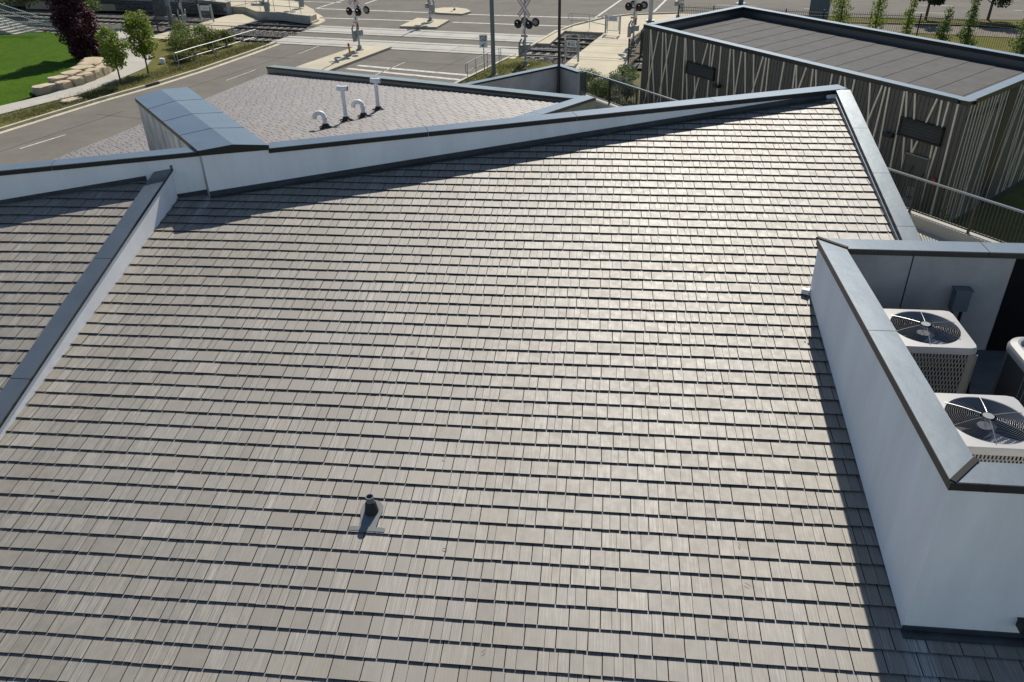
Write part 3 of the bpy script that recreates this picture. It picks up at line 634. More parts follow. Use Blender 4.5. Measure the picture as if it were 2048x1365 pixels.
# ================================================================== CONDENSERS
def condenser(u0, w0, sz, zt, label, name='air_conditioner', top='acwhite', side='acgrey'):
    c = np.array(uw(u0 + sz / 2, w0 + sz / 2)); t = thing(name, label, 'air conditioner', (c[0], c[1], BZ), 'rooftop condensers')
    loc = lambda x, y, z: V3(c[0], c[1], 0) + U * x + VD * y + V3(0, 0, z)
    h = sz / 2; rc = .06; n = 6
    def rrect(hh, r_):
        pts = []
        for cx, cy, a0 in ((hh - r_, hh - r_, 0), (-hh + r_, hh - r_, 90), (-hh + r_, -hh + r_, 180), (hh - r_, -hh + r_, 270)):
            pts += [(cx + r_ * math.cos(R(a0 + 90 * k / n)), cy + r_ * math.sin(R(a0 + 90 * k / n))) for k in range(n + 1)]
        return pts
    ro = .40; NR_ = 48
    # lid: rounded square sheet with a round opening and a turned-down rim
    m = 64; ang = [2 * math.pi * i / m for i in range(m)]; mb = MB()
    outer = [(h * math.cos(a) * (abs(math.cos(a)) ** 14 + abs(math.sin(a)) ** 14) ** (-1 / 14), h * math.sin(a) * (abs(math.cos(a)) ** 14 + abs(math.sin(a)) ** 14) ** (-1 / 14)) for a in ang]
    inn = [(ro * math.cos(a), ro * math.sin(a)) for a in ang]
    vs = [loc(x, y, zt - .012 if True else zt) for x, y in outer] + [loc(x, y, zt + .012) for x, y in [(p[0] * .975, p[1] * .975) for p in outer]] + [loc(x, y, zt + .016) for x, y in inn] + [loc(x, y, zt - .05) for x, y in inn] + [loc(x, y, zt - .075) for x, y in outer]
    fs = []
    for i in range(m):
        j = (i + 1) % m
        fs += [(i, j, m + j, m + i), (m + i, m + j, 2 * m + j, 2 * m + i), (2 * m + i, 2 * m + j, 3 * m + j, 3 * m + i), (4 * m + i, 4 * m + j, j, i)]
    mb.add(vs, fs); mb.build('lid', top, t, smooth=True)
    mb = MB(); k_ = 40; vs = []
    for rr, z in ((ro - .002, zt + .010), (ro - .006, zt - .06), (ro - .004, zt - .30)): vs += [loc(rr * math.cos(2 * math.pi * i / k_), rr * math.sin(2 * math.pi * i / k_), z) for i in range(k_)]
    mb.add(vs, [(a * k_ + i, a * k_ + (i + 1) % k_, (a + 1) * k_ + (i + 1) % k_, (a + 1) * k_ + i) for a in range(2) for i in range(k_)]); mb.build('fan_shroud', 'acdark', t, True)
    # slotted side panels: real bars round open slots
    for k in range(4):
        a = k * 90; ca, sa = math.cos(R(a)), math.sin(R(a))
        L2 = lambda x, z, y=-h + .01: loc(x * ca - y * sa, x * sa + y * ca, z)
        mb = MB(); wdt = sz - .2; z1, z0 = zt - .08, BZ + .06; rows = 13; rh = (z1 - z0) / rows; nx = 20; dx = wdt / nx
        def quad(xa, xb, za, zb): mb.add([L2(xa, za), L2(xb, za), L2(xb, zb), L2(xa, zb), L2(xa, za, -h + .018), L2(xb, za, -h + .018), L2(xb, zb, -h + .018), L2(xa, zb, -h + .018)], [(0, 1, 2, 3), (0, 4, 5, 1), (3, 2, 6, 7), (0, 3, 7, 4), (1, 5, 6, 2)])
        for r_ in range(rows):
            quad(-wdt / 2, wdt / 2, z0 + r_ * rh, z0 + r_ * rh + rh * .16)
            sft = (r_ % 2) * dx / 2
            for i in range(nx + 1):
                x = -wdt / 2 + i * dx + sft - dx * .24
                if x + dx * .48 < wdt / 2 + .01: quad(max(-wdt / 2, x), min(wdt / 2, x + dx * .48), z0 + r_ * rh + rh * .16, z0 + (r_ + 1) * rh)
        quad(-wdt / 2 - .1, -wdt / 2, z0 - .06, z1); quad(wdt / 2, wdt / 2 + .1, z0 - .06, z1); quad(-wdt / 2, wdt / 2, z0 - .06, z0)
        mb.build('louvre_panel', side, t)
    mb = MB(); p = [(x, y) for x, y in rrect(h - .06, .05)]; mb.hexa([loc(x, y, BZ + .02) for x, y in p], [loc(x, y, zt - .30) for x, y in p]); mb.build('coil_core', 'black', t)
    # fan
    fan = MB().tube([loc(0, 0, zt - .30), loc(0, 0, zt - .06)], .075, 20).build('fan_motor', 'acdark', t, True)
    for b in range(3):
        mb = MB(); a0 = 40 + b * 120; vs = []
        for q_ in range(6):
            rr = .08 + q_ * .058
            for s_, dz in ((-1, .0), (1, .085)):
                a = R(a0 + s_ * (26 - q_ * 1.5) + q_ * 5); vs.append(loc(rr * math.cos(a), rr * math.sin(a), zt - .17 + dz))
        mb.add(vs, [(2 * i, 2 * i + 2, 2 * i + 3, 2 * i + 1) for i in range(5)]); mb.build('fan_blade', 'alu', fan)
    # wire guard
    mb = MB()
    for k in range(17):
        rr = .085 + k * .0195
        zz = zt + .022 + .035 * (1 - (rr / ro) ** 2)
        mb.tube([loc(rr * math.cos(2 * math.pi * i / 44), rr * math.sin(2 * math.pi * i / 44), zz) for i in range(45)], .0023, 4, False)
    gd = mb.build('fan_guard', 'wire', t)
    for k in range(6):
        a = R(20 + k * 60); mb = MB(); mb.tube([loc(rr * math.cos(a), rr * math.sin(a), zt + .027 + .035 * (1 - (rr / ro) ** 2)) for rr in (.07, .16, .25, .34, .425)], .0034, 5); mb.build('guard_spoke', 'wire', gd)
    mb = MB(); mb.disc(loc(0, 0, zt + .055), (0, 0, 1), .055, .012, 22)
    mb.build('guard_hub', 'graypipe', gd)
    return t
def _lines(t, u0, w0):
    for k, du in enumerate((0., .07)):
        p = lambda u, w_, z: (*uw(u, w_), z)
        MB().tube([p(u0 + du, w0, BZ + .35), p(u0 + .12 + du, w0, BZ + .30), p(u0 + .18 + du, w0 + .06, BZ + .08), p(u0 + .2 + du, w0 + .5, BZ + .05), p(u0 + .24 + du, 4.62, BZ + .05), p(u0 + .24 + du, 4.66, BZ + .5)], .024 - .008 * k, 8).build('refrigerant_line', 'rubber', t, True)
_c = condenser(.565, 1.16, .95, 5.76, 'nearer pale condenser with round wire fan guard inside the white enclosure'); _lines(_c, 1.50, 1.6)
_c = condenser(.565, 3.06, .95, 5.76, 'farther pale condenser with fan guard, by the enclosure back wall'); _lines(_c, 1.50, 3.4)
# dark round-cornered unit, mostly out of frame
t = thing('heat_pump', 'dark rounded heat pump with pale lid at the right edge of the frame', 'heat pump', (*uw(2.3, 2.9), BZ))
c = np.array(uw(2.32, 2.90)); n = 10; prof = []
for cx, cy, a0 in ((.22, .22, 0), (-.22, .22, 90), (-.22, -.22, 180), (.22, -.22, 270)):
    prof += [(cx + .22 * math.cos(R(a0 + 90 * k / n)), cy + .22 * math.sin(R(a0 + 90 * k / n))) for k in range(n + 1)]
P3 = lambda x, y, z: V3(c[0], c[1], 0) + U * x + VD * y + V3(0, 0, z)
MB().hexa([P3(x, y, BZ + .03) for x, y in prof], [P3(x, y, 5.74) for x, y in prof]).build('cabinet', 'acdark', t, True)
mb = MB()
for k in range(0, len(prof), 2): 
    x, y = prof[k]; mb.tube([P3(x * 1.008, y * 1.008, BZ + .05), P3(x * 1.008, y * 1.008, 5.72)], .006, 4)
mb.build('coil_fins', 'boxgrey', t)
m = len(prof); mb = MB(); rings = [(1.03, 5.70), (1.04, 5.76), (1.0, 5.80), (.86, 5.83), (.80, 5.82), (.78, 5.76)]
vs = []; 
for s_, z in rings: vs += [P3(x * s_, y * s_, z) for x, y in prof]
mb.add(vs, [(k * m + i, k * m + (i + 1) % m, (k + 1) * m + (i + 1) % m, (k + 1) * m + i) for k in range(len(rings) - 1) for i in range(m)] + [tuple(5 * m + i for i in range(m))]); mb.build('lid', 'acwhite', t, True)
# disconnect box on the back wall
t = thing('disconnect_box', 'grey electrical disconnect box with two conduits on the enclosure back wall', 'electrical box', (*uw(1.88, 4.6), 5.4))
c = np.array([*uw(1.88, 4.61), 5.62]); MB().box(c, (.20, .13, .30), ax).build('housing', 'boxgrey', t)
MB().box(c + V3(0, 0, .158), (.225, .16, .02), ax).build('hood', 'boxgrey', t)
for dx in (-.06, .06):
    p = c + U * dx; MB().tube([p - V3(0, 0, .14), p - V3(0, 0, .55), p - VD * .15 - V3(0, 0, .75)], .022, 8).build('conduit', 'iron', t)

# ================================================================== VENTS
bx, by = -1.595, 6.60; bz = zmain(bx, by) + .02
t = thing('roof_vent', 'short grey vent pipe in a black boot on the main shingle slope', 'vent pipe', (bx, by, bz))
mb = MB(); pp = lambda x, y, z=0: V3(bx, by, bz) + U * x + VV * y + NN * z
plate = [(-.20, -.235), (-.195, -.262), (.195, -.262), (.20, -.235), (.195, -.21), (.095, -.205), (.105, -.08), (.125, 0), (.115, .08), (.06, .135), (0, .15), (-.06, .135), (-.115, .08), (-.125, 0), (-.105, -.08), (-.095, -.205), (-.195, -.21)]
mb.hexa([pp(x, y, .012) for x, y in plate], [pp(x, y, .017) for x, y in plate]); mb.build('base_plate', 'platemetal', t)
c0 = pp(0, 0, .012); mb = MB(); mb.tube([c0, c0 + V3(0, 0, .03), c0 + V3(0, 0, .125), c0 + V3(0, 0, .14)], [.080, .074, .058, .05], 24); mb.build('boot', 'rubber', t, True)
mb = MB(); k = 28; vs = []
for r_, z in ((.045, .06), (.045, .215), (.037, .215), (.037, .06)): vs += [c0 + V3(r_ * math.cos(2 * math.pi * i / k), r_ * math.sin(2 * math.pi * i / k), z) for i in range(k)]
mb.add(vs, [(a * k + i, a * k + (i + 1) % k, (a + 1) * k + (i + 1) % k, (a + 1) * k + i) for a in range(3) for i in range(k)] + [tuple(3 * k + i for i in range(k))]); mb.build('pipe', 'graypipe', t, True)
def rear_pipe(x, y, kind, hgt, label):
    z = zr((x, y)); t = thing('vent_pipe', label, 'vent pipe', (x, y, z), 'white vent pipes on the rear roof'); p0 = V3(x, y, z)
    mb = MB(); mb.tube([p0 - V3(0, 0, .02), p0 + V3(0, 0, .05), p0 + V3(0, 0, .12)], [.12, .095, .06], 10)
    for a in range(5): mb.tube([p0 + V3(.07 * math.cos(a * 1.3), .07 * math.sin(a * 1.3), .04), p0 + V3(.17 * math.cos(a * 1.3 + .2), .17 * math.sin(a * 1.3 + .2), .015 + .02 * (a % 2))], [.03, .012], 5)
    mb.build('boot', 'rubber', t)
    if kind == 'tee':
        MB().tube([p0 + V3(0, 0, .08), p0 + V3(0, 0, hgt)], .046, 18).build('pipe', 'pvc', t, True)
        d = V3(.98, -.2, 0); mb = MB(); c = p0 + V3(0, 0, hgt); mb.tube([c - d * .12, c - d * .07, c - d * .069, c + d * .069, c + d * .07, c + d * .12], [.060, .060, .053, .053, .060, .060], 18); mb.build('tee', 'pvc', t, True)
        for s_ in (-1, 1): MB().disc(c + d * s_ * .1205, d * s_, .05, .002, 16).build('opening', 'graypipe', t)
    else:
        d = V3(-.97, .1, 0); rb = .10; h0 = hgt - rb - .05; pts = [p0 + V3(0, 0, .08), p0 + V3(0, 0, h0)]
        for k in range(1, 9): a = R(180 * k / 8); pts.append(p0 + V3(0, 0, h0) + d * (rb * 1.15 - rb * 1.15 * math.cos(a)) + V3(0, 0, rb * math.sin(a)))
        pts.append(pts[-1] - V3(0, 0, .035)); MB().tube(pts, .05, 16).build('pipe', 'pvc', t, True)
        MB().tube([p0 + V3(0, 0, h0 - .05), p0 + V3(0, 0, h0 + .01)], .058, 16).build('collar', 'pvc', t, True)
rear_pipe(-4.07, 17.81, 'hook', .40, 'white gooseneck vent pipe nearest the chimney block')
rear_pipe(-3.72, 18.44, 'tee', .75, 'white tee-topped vent pipe between the two goosenecks')
rear_pipe(-3.36, 18.74, 'hook', .42, 'white gooseneck vent pipe between the two tee-topped pipes')
rear_pipe(-3.11, 19.43, 'tee', .72, 'white tee-topped vent pipe nearest the rear parapet')

# ================================================================== TERRACE, RAILING
TER = [(2.5, 38.24), (-6, 31.4), (-11, 14), (-13, -7), (18, -7), (18, 12.0), (12.02, 22.34)]
struct(MB().prism(TER, -.02, 1.15).build('terrace', 'concrete'))
R0, R1 = np.array([3.45, 37.19]), np.array([16.5, 14.55]); rd = (R1 - R0) / np.linalg.norm(R1 - R0)
kw = MB(); wallbox(kw, R0, R1, -.02, .26, -.02, 1.5); kw = tag(kw.build('retaining_wall', 'concrete'), 'low pale concrete wall carrying the dark guard railing', 'wall')
gr = thing('guard_railing', 'dark metal guard railing with thin pickets along the terrace edge', 'railing', (R0[0], R0[1], 1.5))
mid = lambda s_: R0 + rd * s_ + np.array([-rd[1], rd[0]]) * .12
LNG = np.linalg.norm(R1 - R0); axr = np.array([V3(*rd, 0), V3(-rd[1], rd[0], 0), V3(0, 0, 1)])
mb = MB(); wallbox(mb, mid(0), mid(LNG), -.035, .035, 2.53, 2.58); mb.build('top_rail', 'cap', gr)
mb = MB(); wallbox(mb, mid(0), mid(LNG), -.02, .02, 1.58, 1.61); mb.build('bottom_rail', 'railgrey', gr)
pk = None; po = None; s_ = .06; i = 0
while s_ < LNG - .1:
    post = (i % 18 == 0)
    if post:
        if po is None: po = MB().box((0, 0, 0), (.06, .06, 1.03), axr).build('post', 'railgrey', gr); o = po
        else: o = copyobj(po, gr)
        o.location = (*mid(s_), 2.015)
    else:
        if pk is None: pk = MB().box((0, 0, 0), (.018, .018, .92), axr).build('picket', 'railgrey', gr); o = pk
        else: o = copyobj(pk, gr)
        o.location = (*mid(s_), 2.07)
    s_ += .105; i += 1
# corner guard wall
cw = thing('guard_wall', 'grey rendered corner wall with metal coping beyond the rear roof', 'wall', (2.5, 38.24, 1.15))
CK, CLf, CRt = (2.50, 38.24), (-5.6, 31.78), (3.42, 36.66)
mb = MB(); wallbox(mb, CLf, CK, -.25, 0, 1.0, 2.67); mb.build('wall', 'greywall', cw)
mb = MB(); wallbox(mb, CK, CRt, -.25, 0, 1.0, 2.668); mb.build('wall', 'greywall', cw)
capline(cw, CLf, CK, -.26, .0, 2.70, 2.70, .08, 3, name='coping', over=.03); capline(cw, CK, CRt, -.26, 0, 2.704, 2.704, .08, 1, name='coping', over=.03)
mb = MB(); mb.box((*(np.array(CRt) + [.02, -.02]), 1.95), (.10, .30, 1.45), frame2(-60)); mb.build('end_trim', 'cap', cw)
o = MB().tube([(2.41, 37.5, 1.1), (2.41, 37.5, 1.45), (2.41, 37.5, 1.46), (2.41, 37.5, 9.5)], [.10, .10, .07, .055], 14).build('light_pole', 'iron', None, True); tag(o, 'slim black light pole in the corner of the grey guard wall', 'pole')
o = strip((11.75, 22.05), (12.05, 21.5), .30, 'tread_marking', 'yellow', 1.156)

# ================================================================== DARK UTILITY BUILDING
NL, NR2, FL2 = np.array([6.36, 38.52]), np.array([14.03, 24.26]), np.array([12.08, 43.30]); FR2 = NR2 + (FL2 - NL) * 1.02
UH = 4.3
ub = thing('utility_building', 'dark ribbed utility building with slanting pale strips and flat grey roof', 'building', (10, 34, 0))
fd = (NR2 - NL) / np.linalg.norm(NR2 - NL); fL = np.linalg.norm(NR2 - NL)
def clad_wall(p, q, z0, z1, name='cladding', pitch=.16):
    d = (np.array(q) - p); L_ = np.linalg.norm(d); d = d / L_; nn_ = np.array([d[1], -d[0]]); n_ = max(2, int(L_ / pitch)); vs = []; prof = []
    for i in range(n_):
        for f_, dep in ((0, 0), (.72, 0), (.78, -.022), (.94, -.022)): prof.append(((i + f_) * L_ / n_, dep))
    prof.append((L_, 0)); mb = MB()
    for s_, dp in prof:
        x = np.array(p) + d * s_ + nn_ * dp; vs += [(x[0], x[1], z0), (x[0], x[1], z1)]
    mb.add(vs, [(2 * i, 2 * i + 2, 2 * i + 3, 2 * i + 1) for i in range(len(prof) - 1)]); return mb.build(name, 'clad', ub)
for a, b in ((NL, NR2), (NR2, FR2), (FR2, FL2), (FL2, NL)): clad_wall(a, b, 0, UH - .10)
# parapet ring: fascia, coping, inner faces
RZ = 3.86
for ci, (a, b) in enumerate(((NL, NR2), (NR2, FR2), (FR2, FL2), (FL2, NL))):
    mb = MB(); ee = (np.array(b) - a) / np.linalg.norm(np.array(b) - a) * .16; wallbox(mb, np.array(a) + ee, np.array(b) - ee, .036 + .003 * (ci % 2), .26 + .003 * (ci % 2), RZ - .2, UH - .02 - .002 * (ci % 2)); p_ = mb.build('parapet', 'cladcap', ub)
    a = np.array(a); b = np.array(b); e_ = (b - a) / np.linalg.norm(b - a) * .03
    capline(p_, a - e_, b + e_, 0., .30, UH + .004 * (ci % 2), UH + .004 * (ci % 2), .15, 5, m='cladcap', name='coping', over=.025)
# membrane sheets on the roof
lft = lambda t_: NL + (FL2 - NL) * t_; rgt = lambda t_: NR2 + (FR2 - NR2) * t_
ns = 15
MB().prism([lft(.01), rgt(.01), rgt(.99), lft(.99)], RZ - .2, RZ - .03).build('roof_deck', 'membrane', ub)
for k in range(ns):
    a, b = .006 + .988 * k / ns, .006 + .988 * (k + 1) / ns + (.003 if k < ns - 1 else 0)
    q4 = [NL + (NR2 - NL) * a, NL + (NR2 - NL) * b, FL2 + (FR2 - FL2) * b, FL2 + (FR2 - FL2) * a]; q4 = [q4[0] + (q4[3] - q4[0]) * .015, q4[1] + (q4[2] - q4[1]) * .015, q4[2] + (q4[1] - q4[2]) * .015, q4[3] + (q4[0] - q4[3]) * .015]
    cen = np.mean(q4, 0); q4 = [tuple(p) for p in q4]
    mb = MB(); n_ = len(q4); mb.hexa([(*q4[0], RZ - .028), (*q4[1], RZ - .028), (*q4[2], RZ - .028), (*q4[3], RZ - .028)], [(*q4[0], RZ - .006), (*q4[1], RZ + .006), (*q4[2], RZ + .006), (*q4[3], RZ - .006)]); mb.build('roof_sheet', 'membrane', ub)
# slanting strips of the long face: (distance along, height) top and bottom
ST = [(0.51, 4.16, 0.68, 0.87), (0.53, 4.17, 1.15, 1.02), (1.09, 4.17, 0.38, 0.81), (1.4, 4.17, 1.61, 1.12), (1.59, 4.17, 2.07, 1.44), (2.04, 4.18, 1.36, 1.04), (2.4, 4.17, 2.31, 1.44), (2.92, 4.16, 3.09, 1.56), (2.96, 4.17, 3.41, 1.65), (3.49, 4.17, 3.66, 3.26), (3.76, 2.73, 3.91, 1.8), (4.39, 4.17, 4.16, 3.27), (4.04, 2.72, 3.82, 1.76), (4.57, 4.17, 4.61, 3.27), (4.66, 2.74, 4.68, 1.99), (4.78, 4.17, 4.75, 3.26), (5.18, 4.18, 5.26, 2.17), (5.74, 4.17, 5.83, 2.33), (5.92, 4.18, 6.25, 2.46), (6.38, 4.18, 6.3, 2.47), (6.58, 4.18, 6.87, 2.62), (7.05, 4.18, 7.31, 2.75), (7.57, 4.18, 7.24, 2.74), (7.73, 4.17, 7.7, 2.85), (7.88, 4.17, 7.95, 2.92), (8.66, 4.17, 8.62, 3.11), (9.23, 4.16, 9.27, 3.3), (9.28, 4.17, 9.44, 3.35), (9.75, 4.16, 9.56, 3.39), (10.07, 4.17, 10.1, 3.53), (10.22, 4.17, 10.33, 3.6), (10.96, 4.16, 10.96, 3.81), (11.34, 4.17, 11.34, 3.9), (11.51, 4.17, 11.61, 3.82), (11.94, 4.16, 11.92, 3.48), (12.59, 4.17, 12.86, 2.59), (13.08, 4.18, 12.73, 2.59), (13.22, 4.17, 13.15, 2.18), (13.37, 4.17, 13.48, 1.86), (13.95, 4.17, 14.08, 1.55), (14.03, 4.18, 14.21, 3.31), (14.31, 2.82, 14.53, 1.61), (14.34, 4.18, 14.53, 3.31), (14.6, 2.79, 14.72, 2.3), (15.14, 4.18, 14.95, 3.31), (14.84, 2.8, 14.72, 2.29), (15.31, 4.17, 15.37, 3.32), (15.38, 2.8, 15.41, 2.28), (15.55, 4.17, 15.54, 3.33), (15.54, 2.81, 15.45, 0.63), (15.87, 4.18, 15.92, 1.69)]
def face_strip(p, d, nrm, s0, z0, s1, z1, wd, pr, k):
    a = V3(*(np.array(p) + d * s0), z0); b = V3(*(np.array(p) + d * s1), z1); ax_ = (b - a); L_ = np.linalg.norm(ax_); ax_ /= L_
    n3 = V3(*nrm, 0); sd_ = np.cross(n3, ax_); mb = MB(); mb.box((a + b) / 2 + n3 * (pr / 2 + .0015 * (k % 4)), (L_, wd, pr), np.array([ax_, sd_, n3])); return mb.build('facade_strip', 'strip', ub)
fn = np.array([fd[1], -fd[0]])
for k, (s0, z0, s1, z1) in enumerate(ST):
    if z1 < 3.2 and not (z0 < 3 and z1 > 2.2) or z1 > 3.33:           # hidden lower ends run on to the base
        if not (abs(z1 - 2.29) < .03): zb = .25; s1 = s0 + (s1 - s0) * (z0 - zb) / (z0 - z1); z1 = zb
    face_strip(NL, fd, fn, s0, z0 - .02, s1, z1, .057, .03, k)
rdv = (FR2 - NR2) / np.linalg.norm(FR2 - NR2); rn = np.array([rdv[1], -rdv[0]])
rs2 = random.Random(5)
for k in range(26):
    s0 = .22 + k * .25 + (.75 if k > 11 else 0); s1 = s0 + rs2.choice((-.75, -.5, .1, .3, -.3, .05)); face_strip(NR2, rdv, rn, s0, 4.14, max(.05, s1), .1, .022, .025, k)
mb = MB(); c = NR2 + rdv * 3.45 + rn * .012; mb.box((c[0], c[1], 2.05), (.72, .02, 4.1), np.array([V3(*rdv, 0), V3(*rn, 0), V3(0, 0, 1)])); mb.build('recess_panel', 'louvre', ub)
def fpt(s_, z, o=0.): return V3(*(NL + fd * s_ + fn * o), z)
axf = np.array([V3(*fd, 0), V3(*(-fn), 0), V3(0, 0, 1)])
for s0, s1, z0, z1 in ((3.28, 4.94, 2.80, 3.19), (14.13, 15.6, 2.82, 3.30)):
    mb = MB(); c = fpt((s0 + s1) / 2, (z0 + z1) / 2, .04)
    for zz in (z0 - .03, z1 + .03): mb.box((c[0], c[1], zz), (s1 - s0 + .12, .12, .06), axf)
    for ss in (s0 - .03, s1 + .03): p = fpt(ss, (z0 + z1) / 2, .04); mb.box(p, (.06, .12, z1 - z0 + .12), axf)
    lv = mb.build('louvre', 'louvre', ub)
    for k in range(5):
        zz = z0 + (k + .5) * (z1 - z0) / 5; sl = np.array([axf[0], (axf[1] + V3(0, 0, .9)) / math.sqrt(1.81), np.cross(axf[0], (axf[1] + V3(0, 0, .9)) / math.sqrt(1.81))])
        MB().box(fpt((s0 + s1) / 2, zz, .05), (s1 - s0, .085, .008), sl).build('slat', 'clad', lv)
for s_, z in ((5.28, 2.6), (13.78, 2.67)):
    mb = MB(); mb.box(fpt(s_, z, .10), (.34, .2, .10), axf); mb.box(fpt(s_, z + .06, .09), (.38, .22, .02), axf); l_ = mb.build('wall_light', 'louvre', ub)
    for dx in (-.09, .09): MB().box(fpt(s_ + dx, z + .075, .12), (.10, .06, .012), axf).build('light_clip', 'wire', l_)
dr = MB(); dr.box(fpt(15.0, 1.15, .03), (.86, .05, 2.2), axf); dr = dr.build('door', 'clad', ub)
mb = MB()
for s_, z, w_, h_ in ((15.0, 2.28, .98, .06), (14.55, 1.15, .05, 2.3), (15.45, 1.15, .05, 2.3)): mb.box(fpt(s_, z, .045), (w_, .08, h_), axf)
mb.build('frame', 'cladcap', dr)
for s_, z, w_, h_ in ((14.95, 1.06, .10, .30), (15.10, 1.10, .10, .26), (14.92, .72, .16, .20), (15.10, .70, .13, .2), (14.71, .62, .07, .09)):
    nb = MB().box(fpt(s_, z, .060), (w_, .006, h_), axf).build('notice', 'galv', dr)
    mb = MB()
    for k in range(3): mb.box(fpt(s_, z - h_ * .3 + k * h_ * .28, .0645), (w_ * .7, .003, h_ * .10), axf)
    mb.build('notice_print', 'signblack', nb)
MB().tube([fpt(14.93, 1.95, .06), fpt(14.88, 1.72, .14), fpt(15.05, 1.5, .16), fpt(15.3, 1.55, .12), fpt(15.36, 1.8, .06)], .02, 6).build('loop_cable', 'iron', ub)
mb = MB(); mb.disc(fpt(15.78, 1.66, .10), (0, 0, 1), .075, .10, 14, .05); mb.build('beacon', 'signred', ub)

# ================================================================== STREET FURNITURE
def textmesh(body, size, parent, material, mw, name='lettering'):
    cu = bpy.data.curves.new('txt', 'FONT'); cu.body = body; cu.size = size; cu.align_x = 'CENTER'; cu.align_y = 'CENTER'; cu.extrude = .001; cu.offset = size * .03
    to = bpy.data.objects.new('txt', cu); COL.objects.link(to); bpy.context.view_layer.update()
    me = bpy.data.meshes.new_from_object(to); bpy.data.objects.remove(to); me.materials.clear(); me.materials.append(MT[material])
    o = link(name, me, parent); o.matrix_basis = mw; return o
def facing(p, az):     # matrix whose local X is screen right, Y up, Z towards az (deg)
    z = V3(math.cos(R(az)), math.sin(R(az)), 0); x = np.cross(V3(0, 0, 1), z); y = V3(0, 0, 1)
    return Matrix(((x[0], y[0], z[0], p[0]), (x[1], y[1], z[1], p[1]), (x[2], y[2], z[2], p[2]), (0, 0, 0, 1)))
def signal(x, y, az, label, cross=True, arm=True, lamps=True, hz=.14, mech=True, rear=True, top=4.2, plate=True):
    """level-crossing mast; az = direction its front faces"""
    t = thing('crossing_signal', label, 'crossing signal', (x, y, hz), 'level crossing signals')
    fz = V3(math.cos(R(az)), math.sin(R(az)), 0); rx = np.cross(V3(0, 0, 1), fz); b = V3(x, y, hz); axs = np.array([rx, -fz, V3(0, 0, 1)])
    MB().tube([b, b + V3(0, 0, .06), b + V3(0, 0, .07), b + V3(0, 0, .30)], [.26, .26, .15, .13], 14).build('base', 'signalgrey', t)
    MB().tube([b + V3(0, 0, .28), b + V3(0, 0, top)], .063, 12).build('mast', 'galv', t, True)
    if mech:
        c = b + V3(0, 0, .98); MB().box(c - rx * .23, (.26, .40, .46), axs).build('gate_mechanism', 'signalgrey', t)
        MB().box(c + rx * .20 + V3(0, 0, .12), (.20, .32, .34), axs).build('junction_box', 'signalgrey', t)
        for s_ in (-1, 1): MB().tube([c - rx * .23 + fz * .22 * s_ + V3(0, 0, .10), c - rx * .25 + fz * .26 * s_ + V3(0, 0, .36), c - rx * .10 + fz * .26 * s_ + V3(0, 0, .62)], [.05, .06, .045], 7).build('gate_arm_bracket', 'signalgrey', t)
        mb = MB(); mb.box(c - rx * .30 + V3(0, 0, -.36), (.16, .30, .22), axs); mb.build('counterweight', 'signalgrey', t)
    if arm:
        for k in range(11):
            z0 = 1.3 + k * .42; MB().box(b + rx * .16 + fz * .12 + V3(0, 0, z0 + .21), (.10, .02, .418), axs).build('gate_arm', 'signred' if k % 2 == 0 else 'signwhite', t)
    if lamps:
        for dz, sgn in ((2.42, 1), (2.42, -1)):
            if sgn < 0 and not rear: continue
            co = b + V3(0, 0, dz) + (-fz * .62 if sgn < 0 else fz * .12)
            MB().tube([co - rx * .36, co + rx * .36], .028, 8).build('cross_arm', 'galv', t)
            for s_ in (-1, 1):
                c = co + rx * .37 * s_ + fz * .06 * sgn; d = fz * sgn
                L_ = MB().disc(c, d, .255, .014, 26).build('lamp', 'signblack', t)
                mb = MB(); mb.tube([c - d * .16, c - d * .10, c - d * .001], [.05, .13, .145], 16); mb.build('lamp_housing', 'signalgrey', L_, True)
                MB().disc(c + d * .015, d, .105, .02, 18).build('lens', 'redlamp', L_)
                mb = MB(); vs = []; n_ = 14
                for k in range(n_ + 1):
                    a = R(-25 + 230 * k / n_); o_ = rx * math.cos(a) * .125 + V3(0, 0, 1) * math.sin(a) * .125; vs += [c + d * .016 + o_, c + d * (.10 + .14 * max(0, math.sin(a))) + o_]
                mb.add(vs, [(2 * k, 2 * k + 1, 2 * k + 3, 2 * k + 2) for k in range(n_)]); mb.build('hood', 'signblack', L_)
    if cross:
        c = b + V3(0, 0, 3.32) + fz * .11
        for k, a in enumerate((52, -52)):
            e = rx * math.cos(R(a)) + V3(0, 0, 1) * math.sin(R(a)); s_ = np.cross(fz, e); A_ = np.array([e, s_, fz])
            br = MB().box(c + fz * .006 * k, (1.16, .21, .004), A_).build('crossbuck', 'signred', t)
            MB().box(c + fz * (.006 * k + .004), (1.10, .145, .004), A_).build('board_face', 'signwhite', br)
    if plate:
        c = b + V3(0, 0, 1.98) + fz * .10
        q_ = MB().box(c, (.24, .005, .26), axs).build('track_count_plate', 'signwhite', t); textmesh('2', .24, q_, 'signblack', facing(c + fz * .004, az))
        c = b + V3(0, 0, 1.74) + fz * .10; q_ = MB().box(c, (.46, .005, .13), axs).build('track_symbol_plate', 'signwhite', t)
        mb = MB()
        for dz in (-.03, .03): mb.box(c + fz * .004 + V3(0, 0, dz), (.44, .003, .016), axs)
        for k in range(8): mb.box(c + fz * .005 + rx * (-.19 + k * .054), (.016, .003, .10), axs)
        mb.build('track_symbol', 'signred', q_)
    return t
FAZ = 241
signal(-9.77, 55.89, FAZ, 'crossing signal with raised red gate arm on the traffic island by the orange bollard', hz=.15)
signal(1.18, 50.25, FAZ, 'crossing signal with full red-edged crossbuck beside the grass verge', arm=False, hz=.08)
signal(8.47, 55.4, FAZ, 'crossing signal by the dark utility building corner')
